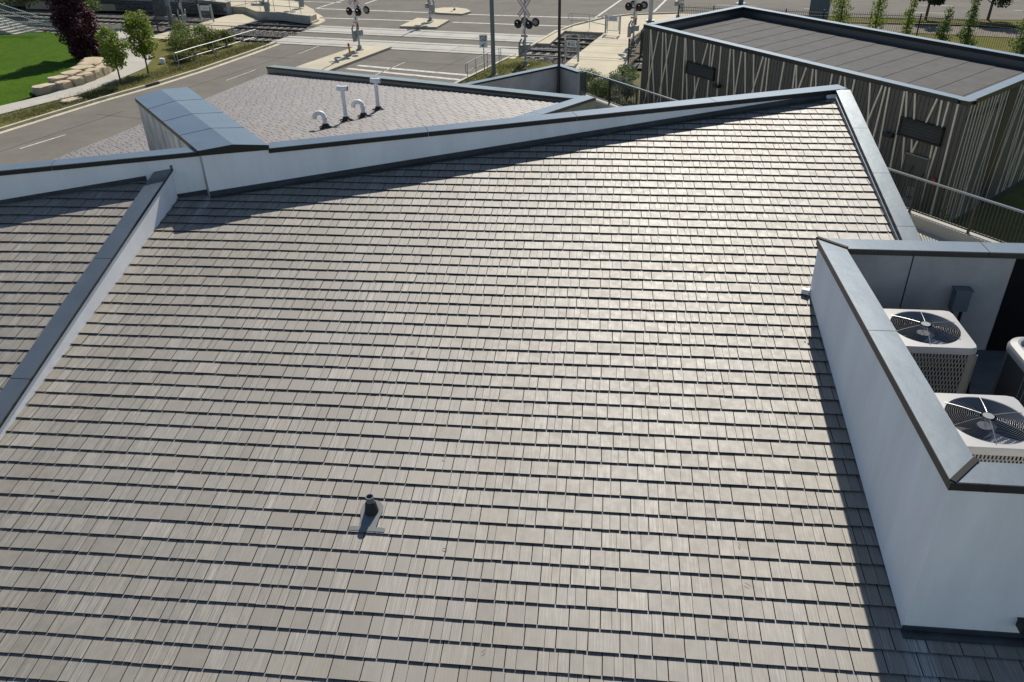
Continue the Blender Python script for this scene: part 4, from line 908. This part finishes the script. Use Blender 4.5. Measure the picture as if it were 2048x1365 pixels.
signal(-5.87, 66.7, FAZ + 180, 'crossing signal mast on the island beyond the tracks', cross=False, hz=.15, plate=False)
signal(-24.1, 63.9, FAZ - 25, 'crossing signal with lamps beside the shrubs and walkway at left', cross=False, arm=False)
signal(-19.6, 70.0, FAZ + 180, 'crossing signal mechanism behind the low curved wall', cross=False, arm=False, plate=False)
signal(-17.2, 71.9, FAZ + 180, 'crossing signal mast on the kerb at the street corner', cross=False, arm=False, plate=False)
signal(13.3, 65.2, FAZ + 180, 'crossing signal lamps above the far edge of the utility building', cross=False, arm=False, plate=False)
def pole(x, y, z, h, r, m, label, name='utility_pole', base=None):
    t = thing(name, label, 'pole', (x, y, z)); MB().tube([(x, y, z), (x, y, z + h * .5), (x, y, z + h)], [r, r * .92, r * .82], 14).build('shaft', m, t, True)
    mb = MB(); mb.box((x, y, z + .02), (r * 4, r * 4, .04)); 
    for sx in (-1, 1):
        for sy in (-1, 1): mb.tube([(x + sx * r * 1.5, y + sy * r * 1.5, z + .03), (x + sx * r * 1.5, y + sy * r * 1.5, z + .10)], .02, 6)
    mb.build('base_plate', m, t); return t
pole(-.73, 48.08, .06, 9, .13, 'poleg', 'tall grey steel pole beside the stop line sign', 'catenary_pole')
pole(11.15, 65.0, .1, 9, .16, 'galv', 'tall grey pole behind the crossing signal by the utility building', 'catenary_pole')
pole(-26.4, 67.3, .1, 9, .19, 'poleg', 'grey steel pole beside the walkway at upper left', 'catenary_pole')
t = thing('bridge_column', 'stout brown-grey square column behind the tracks at upper left', 'column', (-28.6, 71.6, 0)); MB().box((-28.6, 71.6, 4), (.95, .95, 8), frame2(-20)).build('shaft', 'rockdark', t); MB().box((-28.6, 71.6, .12), (1.3, 1.3, .26), frame2(-20)).build('footing', 'concrete', t)
pole(20.2, 73.0, 0, 8, .2, 'boxgrey', 'pole standing in the road beyond the utility building roof edge')
t = thing('signal_cabinet', 'grey steel cabinet behind the iron fence beside the far road', 'cabinet', (22.2, 59.9, 0)); MB().box((22.2, 59.9, 1.3), (1.3, .8, 2.6), frame2(-25)).build('body', 'boxgrey', t); MB().box((22.2, 59.9, 2.63), (1.42, .92, .07), frame2(-25)).build('roof', 'boxgrey', t)
# stop line sign
sx, sy = -1.26, 47.88; t = thing('stop_line_sign', 'white stop line sign with arrow on a thin post', 'sign', (sx, sy, .06))
MB().tube([(sx, sy, .05), (sx, sy, 2.35)], .028, 8).build('post', 'galv', t)
sz0 = 2.0; mm = facing((sx, sy, sz0), 262); fz = V3(math.cos(R(262)), math.sin(R(262)), 0); rx = np.cross(V3(0, 0, 1), fz); axs = np.array([rx, -fz, V3(0, 0, 1)])
bd = MB().box(V3(sx, sy, sz0) + fz * .035, (.46, .006, .70), axs).build('board', 'signwhite', t)
for bdy, dz, s_ in (('STOP', .20, .175), ('LINE', .055, .175)): textmesh(bdy, s_, bd, 'signblack', facing(V3(sx, sy, sz0 + dz) + fz * .040, 262))
mb = MB(); c = V3(sx, sy, sz0 - .20) + fz * .0405; e = (rx + V3(0, 0, 1)) / math.sqrt(2); s3 = np.cross(fz, e)
mb.box(c + e * .03, (.20, .035, .003), np.array([e, s3, fz])); mb.add([c - e * .15, c - e * .02 + s3 * .085, c - e * .02 - s3 * .085], [(0, 1, 2)]); mb.build('arrow', 'signblack', bd)
# bollard and marker post
t = thing('bollard', 'orange bollard on the traffic island', 'bollard', (-10.07, 53.91, .15)); mb = MB(); mb.tube([(-10.07, 53.91, .15), (-10.12, 53.92, .80)], .065, 12); mb.build('post', 'orange', t, True)
MB().tube([(-10.12, 53.92, .80), (-10.125, 53.92, .90), (-10.126, 53.92, .93)], [.072, .072, .05], 12).build('top_band', 'signred', t, True)
t = thing('marker_post', 'thin white marker post on the far rounded island', 'post', (-4.24, 71.98, .13)); MB().tube([(-4.24, 71.98, .13), (-4.24, 71.98, 1.25)], .05, 10).build('post', 'signwhite', t, True); MB().tube([(-4.24, 71.98, .13), (-4.24, 71.98, .22)], .10, 10).build('base', 'iron', t)
# handrails
def handrail(pts, label, z=.1, h=.95, hookend=True, m='galv'):
    t = thing('handrail', label, 'handrail', (pts[0][0], pts[0][1], z)); P = [V3(p[0], p[1], z) for p in pts]
    d = (P[0] - P[1]) / np.linalg.norm(P[0] - P[1])
    path = [p + V3(0, 0, h) for p in P[::-1]]; low = [p + V3(0, 0, h * .5) for p in P]
    if hookend: path += [P[0] + d * .15 + V3(0, 0, h), P[0] + d * .25 + V3(0, 0, h * .92), P[0] + d * .25 + V3(0, 0, h * .58), P[0] + d * .15 + V3(0, 0, h * .5)]
    MB().tube(path + low, .024, 7).build('rail', m, t)
    for p in P: MB().tube([p - V3(0, 0, .05), p + V3(0, 0, h)], .022, 7).build('post', m, t)
handrail([(-20.33, 51.52), (-19.75, 53.2), (-19.1, 54.7), (-18.6, 56.1), (-18.0, 57.7), (-17.45, 59.06)], 'galvanised handrail along the verge of the left street')
handrail([(-2.2, 46.7), (-1.75, 47.9), (-1.1, 49.3), (-.41, 50.65)], 'galvanised handrail beside the stop line sign')
handrail([(3.3, 49.9), (1.6, 50.4), (-.3, 50.8)], 'handrail crossing the ballast behind the grass verge', hookend=False)
handrail([(4.95, 62.6), (6.2, 62.0), (7.3, 60.2)], 'handrail behind the far ballast corner', .14)
handrail([(-23.5, 62.0), (-22.7, 61.8), (-21.2, 61.2), (-19.6, 60.7), (-18.3, 60.2)], 'low handrail between the shrubs and the left tracks')
handrail([(-20.1, 70.4), (-18.9, 70.2), (-17.4, 69.4), (-16.4, 68.7)], 'handrail on top of the low curved wall', .55)
handrail([(-24.0, 74.6), (-22.4, 74.3), (-20.8, 73.9)], 'handrail beside the short flight of steps', .3, 1.1)
# low wall and steps at the corner beyond the tracks
mb = MB(); 
for p, q in (((-20.45, 70.18), (-18., 69.2)), ((-18., 69.2), (-16.6, 68.0)), ((-16.6, 68.0), (-15.5, 67.3))): wallbox(mb, p, q, 0, .22, 0, .62)
tag(mb.build('low_wall', 'concrete'), 'low curved concrete wall beside the left tracks', 'wall')
t = thing('steps', 'short concrete steps up to the far footway', 'steps', (-21.4, 73, 0))
for k in range(4): MB().box((-21.3 + .10 * k, 72.9 + .32 * k, .09 + .17 * k / 1), (1.7, .36, .2 + .17 * k * .02), frame2(-20)).build('step', 'concrete', t)
struct(MB().prism([(-24.4, 73.7), (-22.2, 73.2), (-20.4, 70.4), (-18., 69.4), (-16.4, 68.1), (-15.42, 67.3), (-15.15, 68.55), (-15.88, 71.05), (-18.45, 76.1), (-26, 84), (-40, 84), (-44, 79)], -.02, .55).build('footway', 'walk'))
# pedestrian gates
def pedgate(p, q, z, label, red):
    t = thing('pedestrian_gate', label, 'gate', (p[0], p[1], z), 'pedestrian swing gates'); P, Q = V3(*p, z), V3(*q, z); d = (Q - P) / np.linalg.norm(Q - P); L_ = np.linalg.norm(Q - P); n3 = np.cross(d, V3(0, 0, 1)); axs = np.array([d, -n3, V3(0, 0, 1)])
    for o_ in (P, Q): MB().box(o_ + V3(0, 0, .62), (.09, .09, 1.28), axs).build('post', 'galv', t)
    mb = MB(); a, b = P + d * .1, Q - d * .1
    mb.tube([a + V3(0, 0, .25), a + V3(0, 0, 1.12), a + d * .06 + V3(0, 0, 1.18), b - d * .06 + V3(0, 0, 1.18), b + V3(0, 0, 1.12), b + V3(0, 0, .25), b - d * .06 + V3(0, 0, .19), a + d * .06 + V3(0, 0, .19), a + V3(0, 0, .25)], .022, 6); mb.build('gate_frame', 'galv', t)
    for k in range(1, 9): x = a + (b - a) * k / 9; MB().tube([x + V3(0, 0, .2), x + V3(0, 0, 1.17)], .008, 5).build('bar', 'galv', t)
    c = (P + Q) / 2 + V3(0, 0, .98) + n3 * .035; s_ = MB().box(c, (L_ * .68, .006, .32), axs).build('sign_board', 'signwhite', t)
    az = math.degrees(math.atan2(n3[1], n3[0]))
    if red:
        MB().disc(c - d * L_ * .19 + n3 * .004, n3, .085, .003, 18).build('no_entry_disc', 'signred', s_); MB().box(c - d * L_ * .19 + n3 * .009, (.10, .003, .028), axs).build('no_entry_bar', 'signwhite', s_)
    mb = MB()
    for k in range(3): mb.box(c + d * L_ * (.10 if red else 0) + n3 * .005 + V3(0, 0, .08 - .075 * k), (L_ * (.28 if red else .5), .003, .03), axs)
    mb.build('sign_print', 'boxgrey', s_)
pedgate((3.67, 51.3), (4.45, 50.85), .14, 'pedestrian gate with a red no-entry sign near the ballast', True)
pedgate((7.15, 60.0), (8.1, 59.5), .14, 'pedestrian gate with a plain white sign across the tracks', False)
pedgate((-24.6, 68.9), (-23.5, 68.6), .16, 'pedestrian gate with white sign on the left walkway', False)
# black iron fences
def ironfence(pts, z, h, label, sp=.13):
    t = thing('iron_fence', label, 'fence', (pts[0][0], pts[0][1], z))
    for p, q in zip(pts[:-1], pts[1:]):
        p, q = np.array(p), np.array(q); L_ = np.linalg.norm(q - p); n_ = max(1, round(L_ / 2.4))
        for k in range(n_):
            a, b = p + (q - p) * k / n_, p + (q - p) * (k + 1) / n_
            MB().box((*a, z + h / 2), (.075, .075, h + .1), frame2(math.degrees(math.atan2(*(q - p)[::-1])))).build('post', 'iron', t)
            for zz in (.2, h - .35, h - .15): mb = MB(); wallbox(mb, a, b, -.018, .018, z + zz, z + zz + .035); mb.build('rail', 'iron', t)
            mb = MB(); m_ = int(np.linalg.norm(b - a) / sp)
            for j in range(1, m_ + 1):
                x = a + (b - a) * j / (m_ + 1); mb.tube([(x[0], x[1], z + .08), (x[0], x[1], z + h - .05), (x[0], x[1], z + h + .04)], [.0115, .0115, .002], 4)
            stuff(mb.build('pickets', 'iron', t))
ironfence([(12.0, 58.6), (20.7, 55.0), (26.0, 52.8), (30.3, 49.0), (37, 43.)], .02, 2.1, 'black iron picket fence with pointed tops behind the utility building')
ironfence([(7.2, 48.6), (8.3, 51.2), (8.9, 53.4)], .1, 1.7, 'black iron fence beside the footway at the utility building corner')
ironfence([S(-47.4, 50.3), S(-47.2, 60.2)], .1, 1.5, 'black iron fence across the tracks behind the plum tree')
ironfence([S(-50, 62.3), S(-58, 62.0), S(-70, 62.5)], .4, 1.3, 'black iron fence along the ramp wall at upper left')
# ramp wall with dark stacked stone
t = thing('ramp_wall', 'grey ramp wall with dark stacked stone base at upper left', 'wall', (*S(-58, 61.5), 0))
mb = MB(); p, q = S(-46.6, 60.6), S(-90, 60.6); wallbox(mb, p, q, 0, -.6, 0, .9, 3.0); mb.build('wall', 'greywall', t)
mb = MB(); wallbox(mb, p, q, .03, -.63, .92, 1.0, 3.1, 3.02); mb.build('coping', 'concrete', t)
st0 = None
for r_ in range(3):
    for k in range(44):
        c = np.array(S(-47 - k * .62 - (r_ % 2) * .3, 60.52)); o = MB().box((0, 0, 0), (.58 + .03 * ((k * 7) % 3), .22 + .05 * ((k * 5) % 3), .26), frame2(-19.6)).build('stone', 'rockdark', t) if st0 is None else copyobj(st0, t)
        st0 = st0 or o; o.location = (c[0], c[1], .16 + r_ * .29)
sheet('ramp', [S(-46.6, 61.2), S(-90, 61.2), S(-90, 70), S(-50, 70), S(-46, 66)], .58, 'walk')
# stair with green railings on the slope
t = thing('stairway', 'concrete stairway with pale green railings at the top left of the lawn', 'stairway', (-38, 66, .3))
sdv = np.array([4.7, -1.6]); sdv /= np.linalg.norm(sdv); spv = np.array([-sdv[1], sdv[0]]); s0 = np.array([-40.4, 66.9])
for k in range(8): c = s0 + sdv * (k * .5 + .2); MB().box((*c, .62 - k * .12), (.54, 2.2, .5), np.array([V3(*sdv, 0), V3(*spv, 0), V3(0, 0, 1)])).build('step', 'concrete', t)
MB().box((*(s0 - sdv * 2.4), .66), (4.7, 2.2, .5), np.array([V3(*sdv, 0), V3(*spv, 0), V3(0, 0, 1)])).build('landing', 'concrete', t)
for sd_ in (-1.1, 1.1):
    path = [V3(*(s0 - sdv * 4.6 + spv * sd_), 2.0), V3(*(s0 + spv * sd_), 2.0), V3(*(s0 + sdv * 4.0 + spv * sd_), 1.05), V3(*(s0 + sdv * 6.0 + spv * sd_), 1.05)]
    MB().tube(path, .035, 7).build('rail', 'greenrail', t); MB().tube([p - V3(0, 0, .45) for p in path], .025, 6).build('rail', 'greenrail', t)
    mb = MB()
    for k in range(60):
        f_ = k / 59 * 3; i = min(2, int(f_)); p = path[i] + (path[i + 1] - path[i]) * (f_ - i); mb.tube([p, p - V3(0, 0, 1.0)], .010, 4)
    stuff(mb.build('pickets', 'greenrail', t))
# stone edging of the lawn
t = thing('stone_edging', 'row of big tan sandstone blocks holding the lawn above the path', 'stone edging', (-25, 48.5, 0))
def boulder(x, y, z, sx_, sy_, sz_, a, seed):
    rs = random.Random(seed); ax_ = frame2(a); vs = []; n_ = 10
    for z_, k in ((-.5, .96), (-.30, 1.02), (.30, 1.0), (.46, .95), (.5, .86)):
        for i in range(n_):
            th = 2 * math.pi * (i + .5) / n_; cx, cy = math.cos(th), math.sin(th); mxx = max(abs(cx), abs(cy)) ** .95
            r_ = k * (1 + rs.uniform(-.08, .08)); vs.append(V3(x, y, z) + ax_[0] * cx / mxx * sx_ / 2 * r_ + ax_[1] * cy / mxx * sy_ / 2 * r_ + V3(0, 0, (z_ + rs.uniform(-.05, .05)) * sz_))
    mb = MB(); mb.add(vs, [(l * n_ + i, l * n_ + (i + 1) % n_, (l + 1) * n_ + (i + 1) % n_, (l + 1) * n_ + i) for l in range(4) for i in range(n_)] + [tuple(range(n_))[::-1], tuple(4 * n_ + i for i in range(n_))]); return mb.build('stone', 'boulder', t)
k = 0
for (x, y, z, a_, b_, c_, an) in ((-26.2, 46.5, .2, 1.5, .9, .42, 60), (-25.4, 47.0, .22, .8, .8, .5, 62), (-25.05, 47.7, .25, .8, .8, .55, 65), (-24.85, 48.5, .28, .95, .8, .6, 75), (-24.72, 49.4, .3, .9, .75, .6, 80), (-24.6, 50.2, .3, .85, .75, .6, 85), (-24.75, 51.0, .28, .8, .7, .55, 95),
                             (-25.9, 47.6, .44, 1.1, .9, .34, 60), (-25.6, 48.6, .50, 1.2, 1.0, .34, 68), (-25.5, 49.8, .54, 1.3, 1.1, .32, 78), (-25.6, 51.1, .54, 1.3, 1.2, .32, 85), (-26.0, 52.3, .5, 1.2, 1.2, .3, 95)):
    boulder(x, y, z, a_, b_, c_, an, k); k += 1
boul = boulder
t = thing('boulder', 'flat tan stone lying in the grass strip by the kerb', 'stone', (-23.55, 44.0, .05)); boulder(-23.55, 43.9, .12, 1.1, .7, .22, 60, 77)
# white sack by the shrubs
t = thing('sack', 'crumpled white sack lying by the shrubs near the path', 'sack', (-22.07, 53.37, .06)); boulder(-22.07, 53.37, .2, .3, .4, .34, 20, 31).name = 'cloth'; bpy.data.objects['cloth'].data.materials[0] = MT['pvc']
t = thing('storm_drain', 'dark storm drain inlet in the left kerb', 'drain', (-20.6, 47.35, 0)); mb = MB(); wallbox(mb, (-20.75, 47.05), (-20.3, 47.93), -.02, .14, -.01, .145); mb.build('grate', 'iron', t)

# ================================================================== PLANTS
def tree(x, y, z, h, crown_c, crown_r, trunk_r, nleaf, leaf, material, label, nclump=14, name='tree', group=None, z0=.35, cone=0., spread=1.):
    t = thing(name, label, 'tree', (x, y, z), group); mb = MB()
    mb.tube([(x, y, z - .05), (x + .02, y, z + h * .25), (x - .02, y + .02, z + h * .55), (x, y, z + h * .85)], [trunk_r * 1.25, trunk_r, trunk_r * .7, trunk_r * .25], 8)
    cl = []
    for k in range(nclump):
        a = k * 2.4 + random.uniform(-.3, .3); f_ = (k + .5) / nclump; zz = z + h * (z0 + (1 - z0) * f_)
        env = (1 - f_ * cone) * math.sin(math.pi * min(1, .14 + f_ * .82)) ** .6
        rr = crown_r * env * random.uniform(.30, .72) * spread; c = V3(x + rr * math.cos(a), y + rr * math.sin(a), zz)
        cr_ = crown_r * random.uniform(.28, .46) * (1 - .35 * f_ * cone); cl.append((c, (cr_, cr_, cr_ * random.uniform(.7, 1.15))))
        s_ = z + h * (.22 + .55 * f_ * .8); mb.tube([(x, y, s_), tuple((V3(x, y, s_) + c) / 2 + V3(0, 0, .04)), tuple(c)], [trunk_r * .42, trunk_r * .28, .008], 5)
    mb.build('trunk', 'bark', t, True); leaves('crown', t, cl, int(nleaf * 1.5), leaf, material); return t
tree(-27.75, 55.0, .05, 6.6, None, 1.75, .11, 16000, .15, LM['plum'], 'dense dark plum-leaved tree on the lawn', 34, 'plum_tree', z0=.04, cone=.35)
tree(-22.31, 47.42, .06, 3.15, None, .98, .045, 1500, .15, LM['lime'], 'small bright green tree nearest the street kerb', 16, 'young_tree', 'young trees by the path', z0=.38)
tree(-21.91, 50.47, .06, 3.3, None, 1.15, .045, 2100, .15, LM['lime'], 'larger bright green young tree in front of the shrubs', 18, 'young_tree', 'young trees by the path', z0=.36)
def shrub(x, y, z, r, h, n, leaf, material, label, group, name='shrub'):
    t = thing(name, label, 'shrub', (x, y, z), group); cl = []; mb = MB()
    for k in range(7):
        a = k * 2.4; rr = r * random.uniform(.1, .65); c = V3(x + rr * math.cos(a), y + rr * math.sin(a), z + h * random.uniform(.3, .78)); cl.append((c, (r * .45, r * .45, h * .28)))
        mb.tube([(x, y, z), tuple((V3(x, y, z) * .4 + c * .6)), tuple(c + V3(0, 0, h * .2))], [.02, .014, .004], 4)
    mb.build('stems', 'bark', t); leaves('foliage', t, cl, n, leaf, material)
SH = [(-20.9, 55.0, 1.2, 1.5, 'shrub', 'shrub directly behind the handrail end'), (-21.8, 56.4, 1.2, 1.7, 'green', 'taller green shrub behind the larger young tree'), (-20.3, 57.2, 1.1, 1.4, 'shrub', 'olive shrub in the middle of the handrail'), (-22.6, 58.6, 1.3, 1.8, 'shrub', 'olive shrub beside the path bend'), (-21.3, 59.4, 1.2, 1.5, 'green', 'green shrub near the left walkway corner'), (-19.6, 58.9, 1., 1.1, 'shrub', 'low shrub nearest the ballast strip'), (-23.4, 60.6, 1.1, 1.5, 'green', 'shrub below the left signal mast'), (-20.9, 53.3, .9, .8, 'shrub', 'low shrub beside the white sack')]
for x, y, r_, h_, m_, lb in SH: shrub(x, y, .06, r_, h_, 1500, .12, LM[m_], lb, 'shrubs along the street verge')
for k, (x, y, r_, h_) in enumerate(((-46, 76, 2.6, 3.2), (-41.5, 75, 2.4, 2.8), (-37.5, 73.6, 2.2, 2.6), (-43, 71.5, 2.0, 2.4), (-35, 71.4, 1.8, 2.0), (-48, 71, 2.2, 3.))):
    shrub(x, y, .6, r_, h_, 2600, .16, LM[('green', 'shrub')[k % 2]], ('yellow-green bush', 'olive bush', 'bright bush', 'dark bush', 'low bush', 'tall bush')[k] + ' behind the stairway ' + ('at the far corner', 'left of the middle', 'right of the middle', 'just above its landing', 'closest to the plum tree', 'at the frame edge')[k], 'bushes behind the stairway')
PB = [(4.0, 39.2, .7, 1.3, 'grey', 'left end behind the railing'), (4.7, 41.0, .8, 1.5, 'green', 'behind the railing under the footway'), (5.5, 38.6, .6, 1.2, 'grey', 'touching the railing near the dark corner'), (5.3, 43.0, .9, 1.3, 'grey', 'middle of the bed by the footway'), (4.4, 44.8, .8, 1.1, 'green', 'near the grass verge'), (6.2, 41.6, .8, 1.4, 'grey', 'against the dark utility building'), (6.5, 45.2, .8, 1.0, 'green', 'at the footway edge'), (6.9, 47.0, .6, .9, 'grey', 'under the black iron fence'), (5.9, 36.4, .5, 1.2, 'green', 'in the gap between railing and dark wall')]
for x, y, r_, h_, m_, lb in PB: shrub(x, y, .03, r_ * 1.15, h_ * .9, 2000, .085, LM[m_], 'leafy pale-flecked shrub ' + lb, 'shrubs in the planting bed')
shrub(13.2, 22.6, .05, .22, 1.75, 170, .12, LM['green'], 'tall narrow leafy plant behind the right railing', None, 'plant'); shrub(13.75, 21.6, .05, .22, 1.1, 90, .11, LM['lime'], 'small yellow-green plant beside the tall narrow plant', None, 'plant'); shrub(15.4, 19.0, .05, .7, 1.2, 500, .10, LM['green'], 'low green bush under the railing at the right edge', None, 'plant')
def poplar(x, y, h, r_, n, material, label):
    t = thing('columnar_tree', label, 'tree', (x, y, 0), 'slender columnar trees behind the utility building'); MB().tube([(x, y, 0), (x, y, h * .5), (x, y, h * .95)], [.05, .035, .008], 7).build('trunk', 'bark', t)
    cl = [(V3(x + random.uniform(-.25, .25) * r_, y + random.uniform(-.25, .25) * r_, h * (.12 + .80 * k / 8)), (r_ * 1.3 * (1 - .55 * k / 8) * random.uniform(.8, 1.15),) * 2 + (h * .09,)) for k in range(9)]; leaves('crown', t, cl, int(n * 2.6), .12, material)
for (x, y, h, r_, n, m_, lb) in ((20.9, 52.6, 4.9, .72, 1300, 'lime', 'broadest columnar tree, first from the signal cabinet'), (23.0, 52.2, 4.6, .55, 900, 'lime', 'second columnar tree from the signal cabinet'), (24.6, 51.4, 3.4, .42, 650, 'lime', 'third and shortest columnar tree in the row'), (26.0, 49.6, 3.0, .5, 700, 'green', 'low columnar tree before the first street tree'), (27.2, 49.1, 3.6, .48, 800, 'green', 'fifth columnar tree, between the two street trees'), (29.2, 46.6, 4.6, .62, 1100, 'green', 'tallest columnar tree at the right end of the row')): poplar(x, y, h, r_, n, LM[m_], lb)
tree(31.46, 63.08, .05, 4.2, None, 1.7, .09, 3600, .2, LM['dark'], 'dark rounded street tree left of the pair beside the far road', 14, 'street_tree', 'street trees beside the far road', z0=.34)
tree(35.72, 62.33, .05, 4.3, None, 1.8, .09, 3800, .2, LM['dark'], 'dark rounded street tree right of the pair beside the far road', 14, 'street_tree', 'street trees beside the far road', z0=.34)
# tall grass and weeds on the verges
def blades(name, polys, n, hmin, hmax, label):
    v = []; f = []; tone = []
    for pts, frac in polys:
        pts = np.array(pts, float)
        for i in range(int(n * frac)):
            k = random.randrange(len(pts) - 1); p = pts[k] + (pts[k + 1] - pts[k]) * random.random() + np.array([random.gauss(0, .45), random.gauss(0, .35)]); h_ = random.uniform(hmin, hmax); a = random.uniform(0, 6.28); wd = .012 + .012 * random.random(); ln = random.gauss(0, .12), random.gauss(0, .12); k0 = len(v)
            dx, dy = math.cos(a) * wd, math.sin(a) * wd; v += [(p[0] - dx, p[1] - dy, .04), (p[0] + dx, p[1] + dy, .04), (p[0] + ln[0], p[1] + ln[1], .05 + h_)]; f.append((k0, k0 + 1, k0 + 2)); tone.append(random.random())
    me = bpy.data.meshes.new(name); me.from_pydata(v, [], f); me.materials.append(LM['weed']); at = me.attributes.new('tc', 'FLOAT_COLOR', 'FACE'); c = np.ones((len(f), 4)); c[:, 0] = tone; at.data.foreach_set('color', c.ravel()); o = link(name, me); stuff(o); tag(o, label, 'grass')
mid_ = [((np.array(a) + b) / 2).tolist() for a, b in zip(ROADL[1:6], PATHN[1:6])]
blades('verge_grass', [(mid_, 1.), ([(-20.2, 51.), (-18.6, 56.), (-17.3, 59.)], .8), ([(-25.3, 40.9), (-23.4, 44.3), (-22.8, 47.2)], .5)], 5200, .06, .22, 'rough dry grass along the street verge')
blades('verge_grass', [([(-1.6, 46.2), (.2, 50.), (1.8, 50.8)], 1.), ([(1.5, 45.), (3.2, 48.8)], 1.)], 1800, .10, .28, 'dry tufts of grass beside the stop line sign')

# twigs and leaf litter blown on to the shingles
v = []; f = []
for k in range(26):
    u_, v_ = random.uniform(-10, -.3), random.uniform(-3, 7.4)
    if k < 10: u_, v_ = random.uniform(-.9, -.15), random.uniform(3.2, 5.6)
    P = O + U * u_ + VV * v_ + NN * .03; a = random.uniform(0, 6.28); ln = random.uniform(.02, .075); d = U * math.cos(a) + VV * math.sin(a); n_ = np.cross(NN, d) * random.uniform(.002, .006); m_ = P + d * ln * .5 + n_ * 2 + NN * .006; k0 = len(v)
    v += [tuple(P - n_), tuple(P + n_), tuple(m_ + n_), tuple(m_ - n_), tuple(P + d * ln + n_ * .5), tuple(P + d * ln - n_ * .5)]; f += [(k0, k0 + 1, k0 + 2, k0 + 3), (k0 + 3, k0 + 2, k0 + 4, k0 + 5)]
me = bpy.data.meshes.new('twigs'); me.from_pydata(v, [], f); me.materials.append(MT['bark']); tag(stuff(link('twigs', me)), 'tiny brown twigs scattered over the main shingle roof', 'twigs')
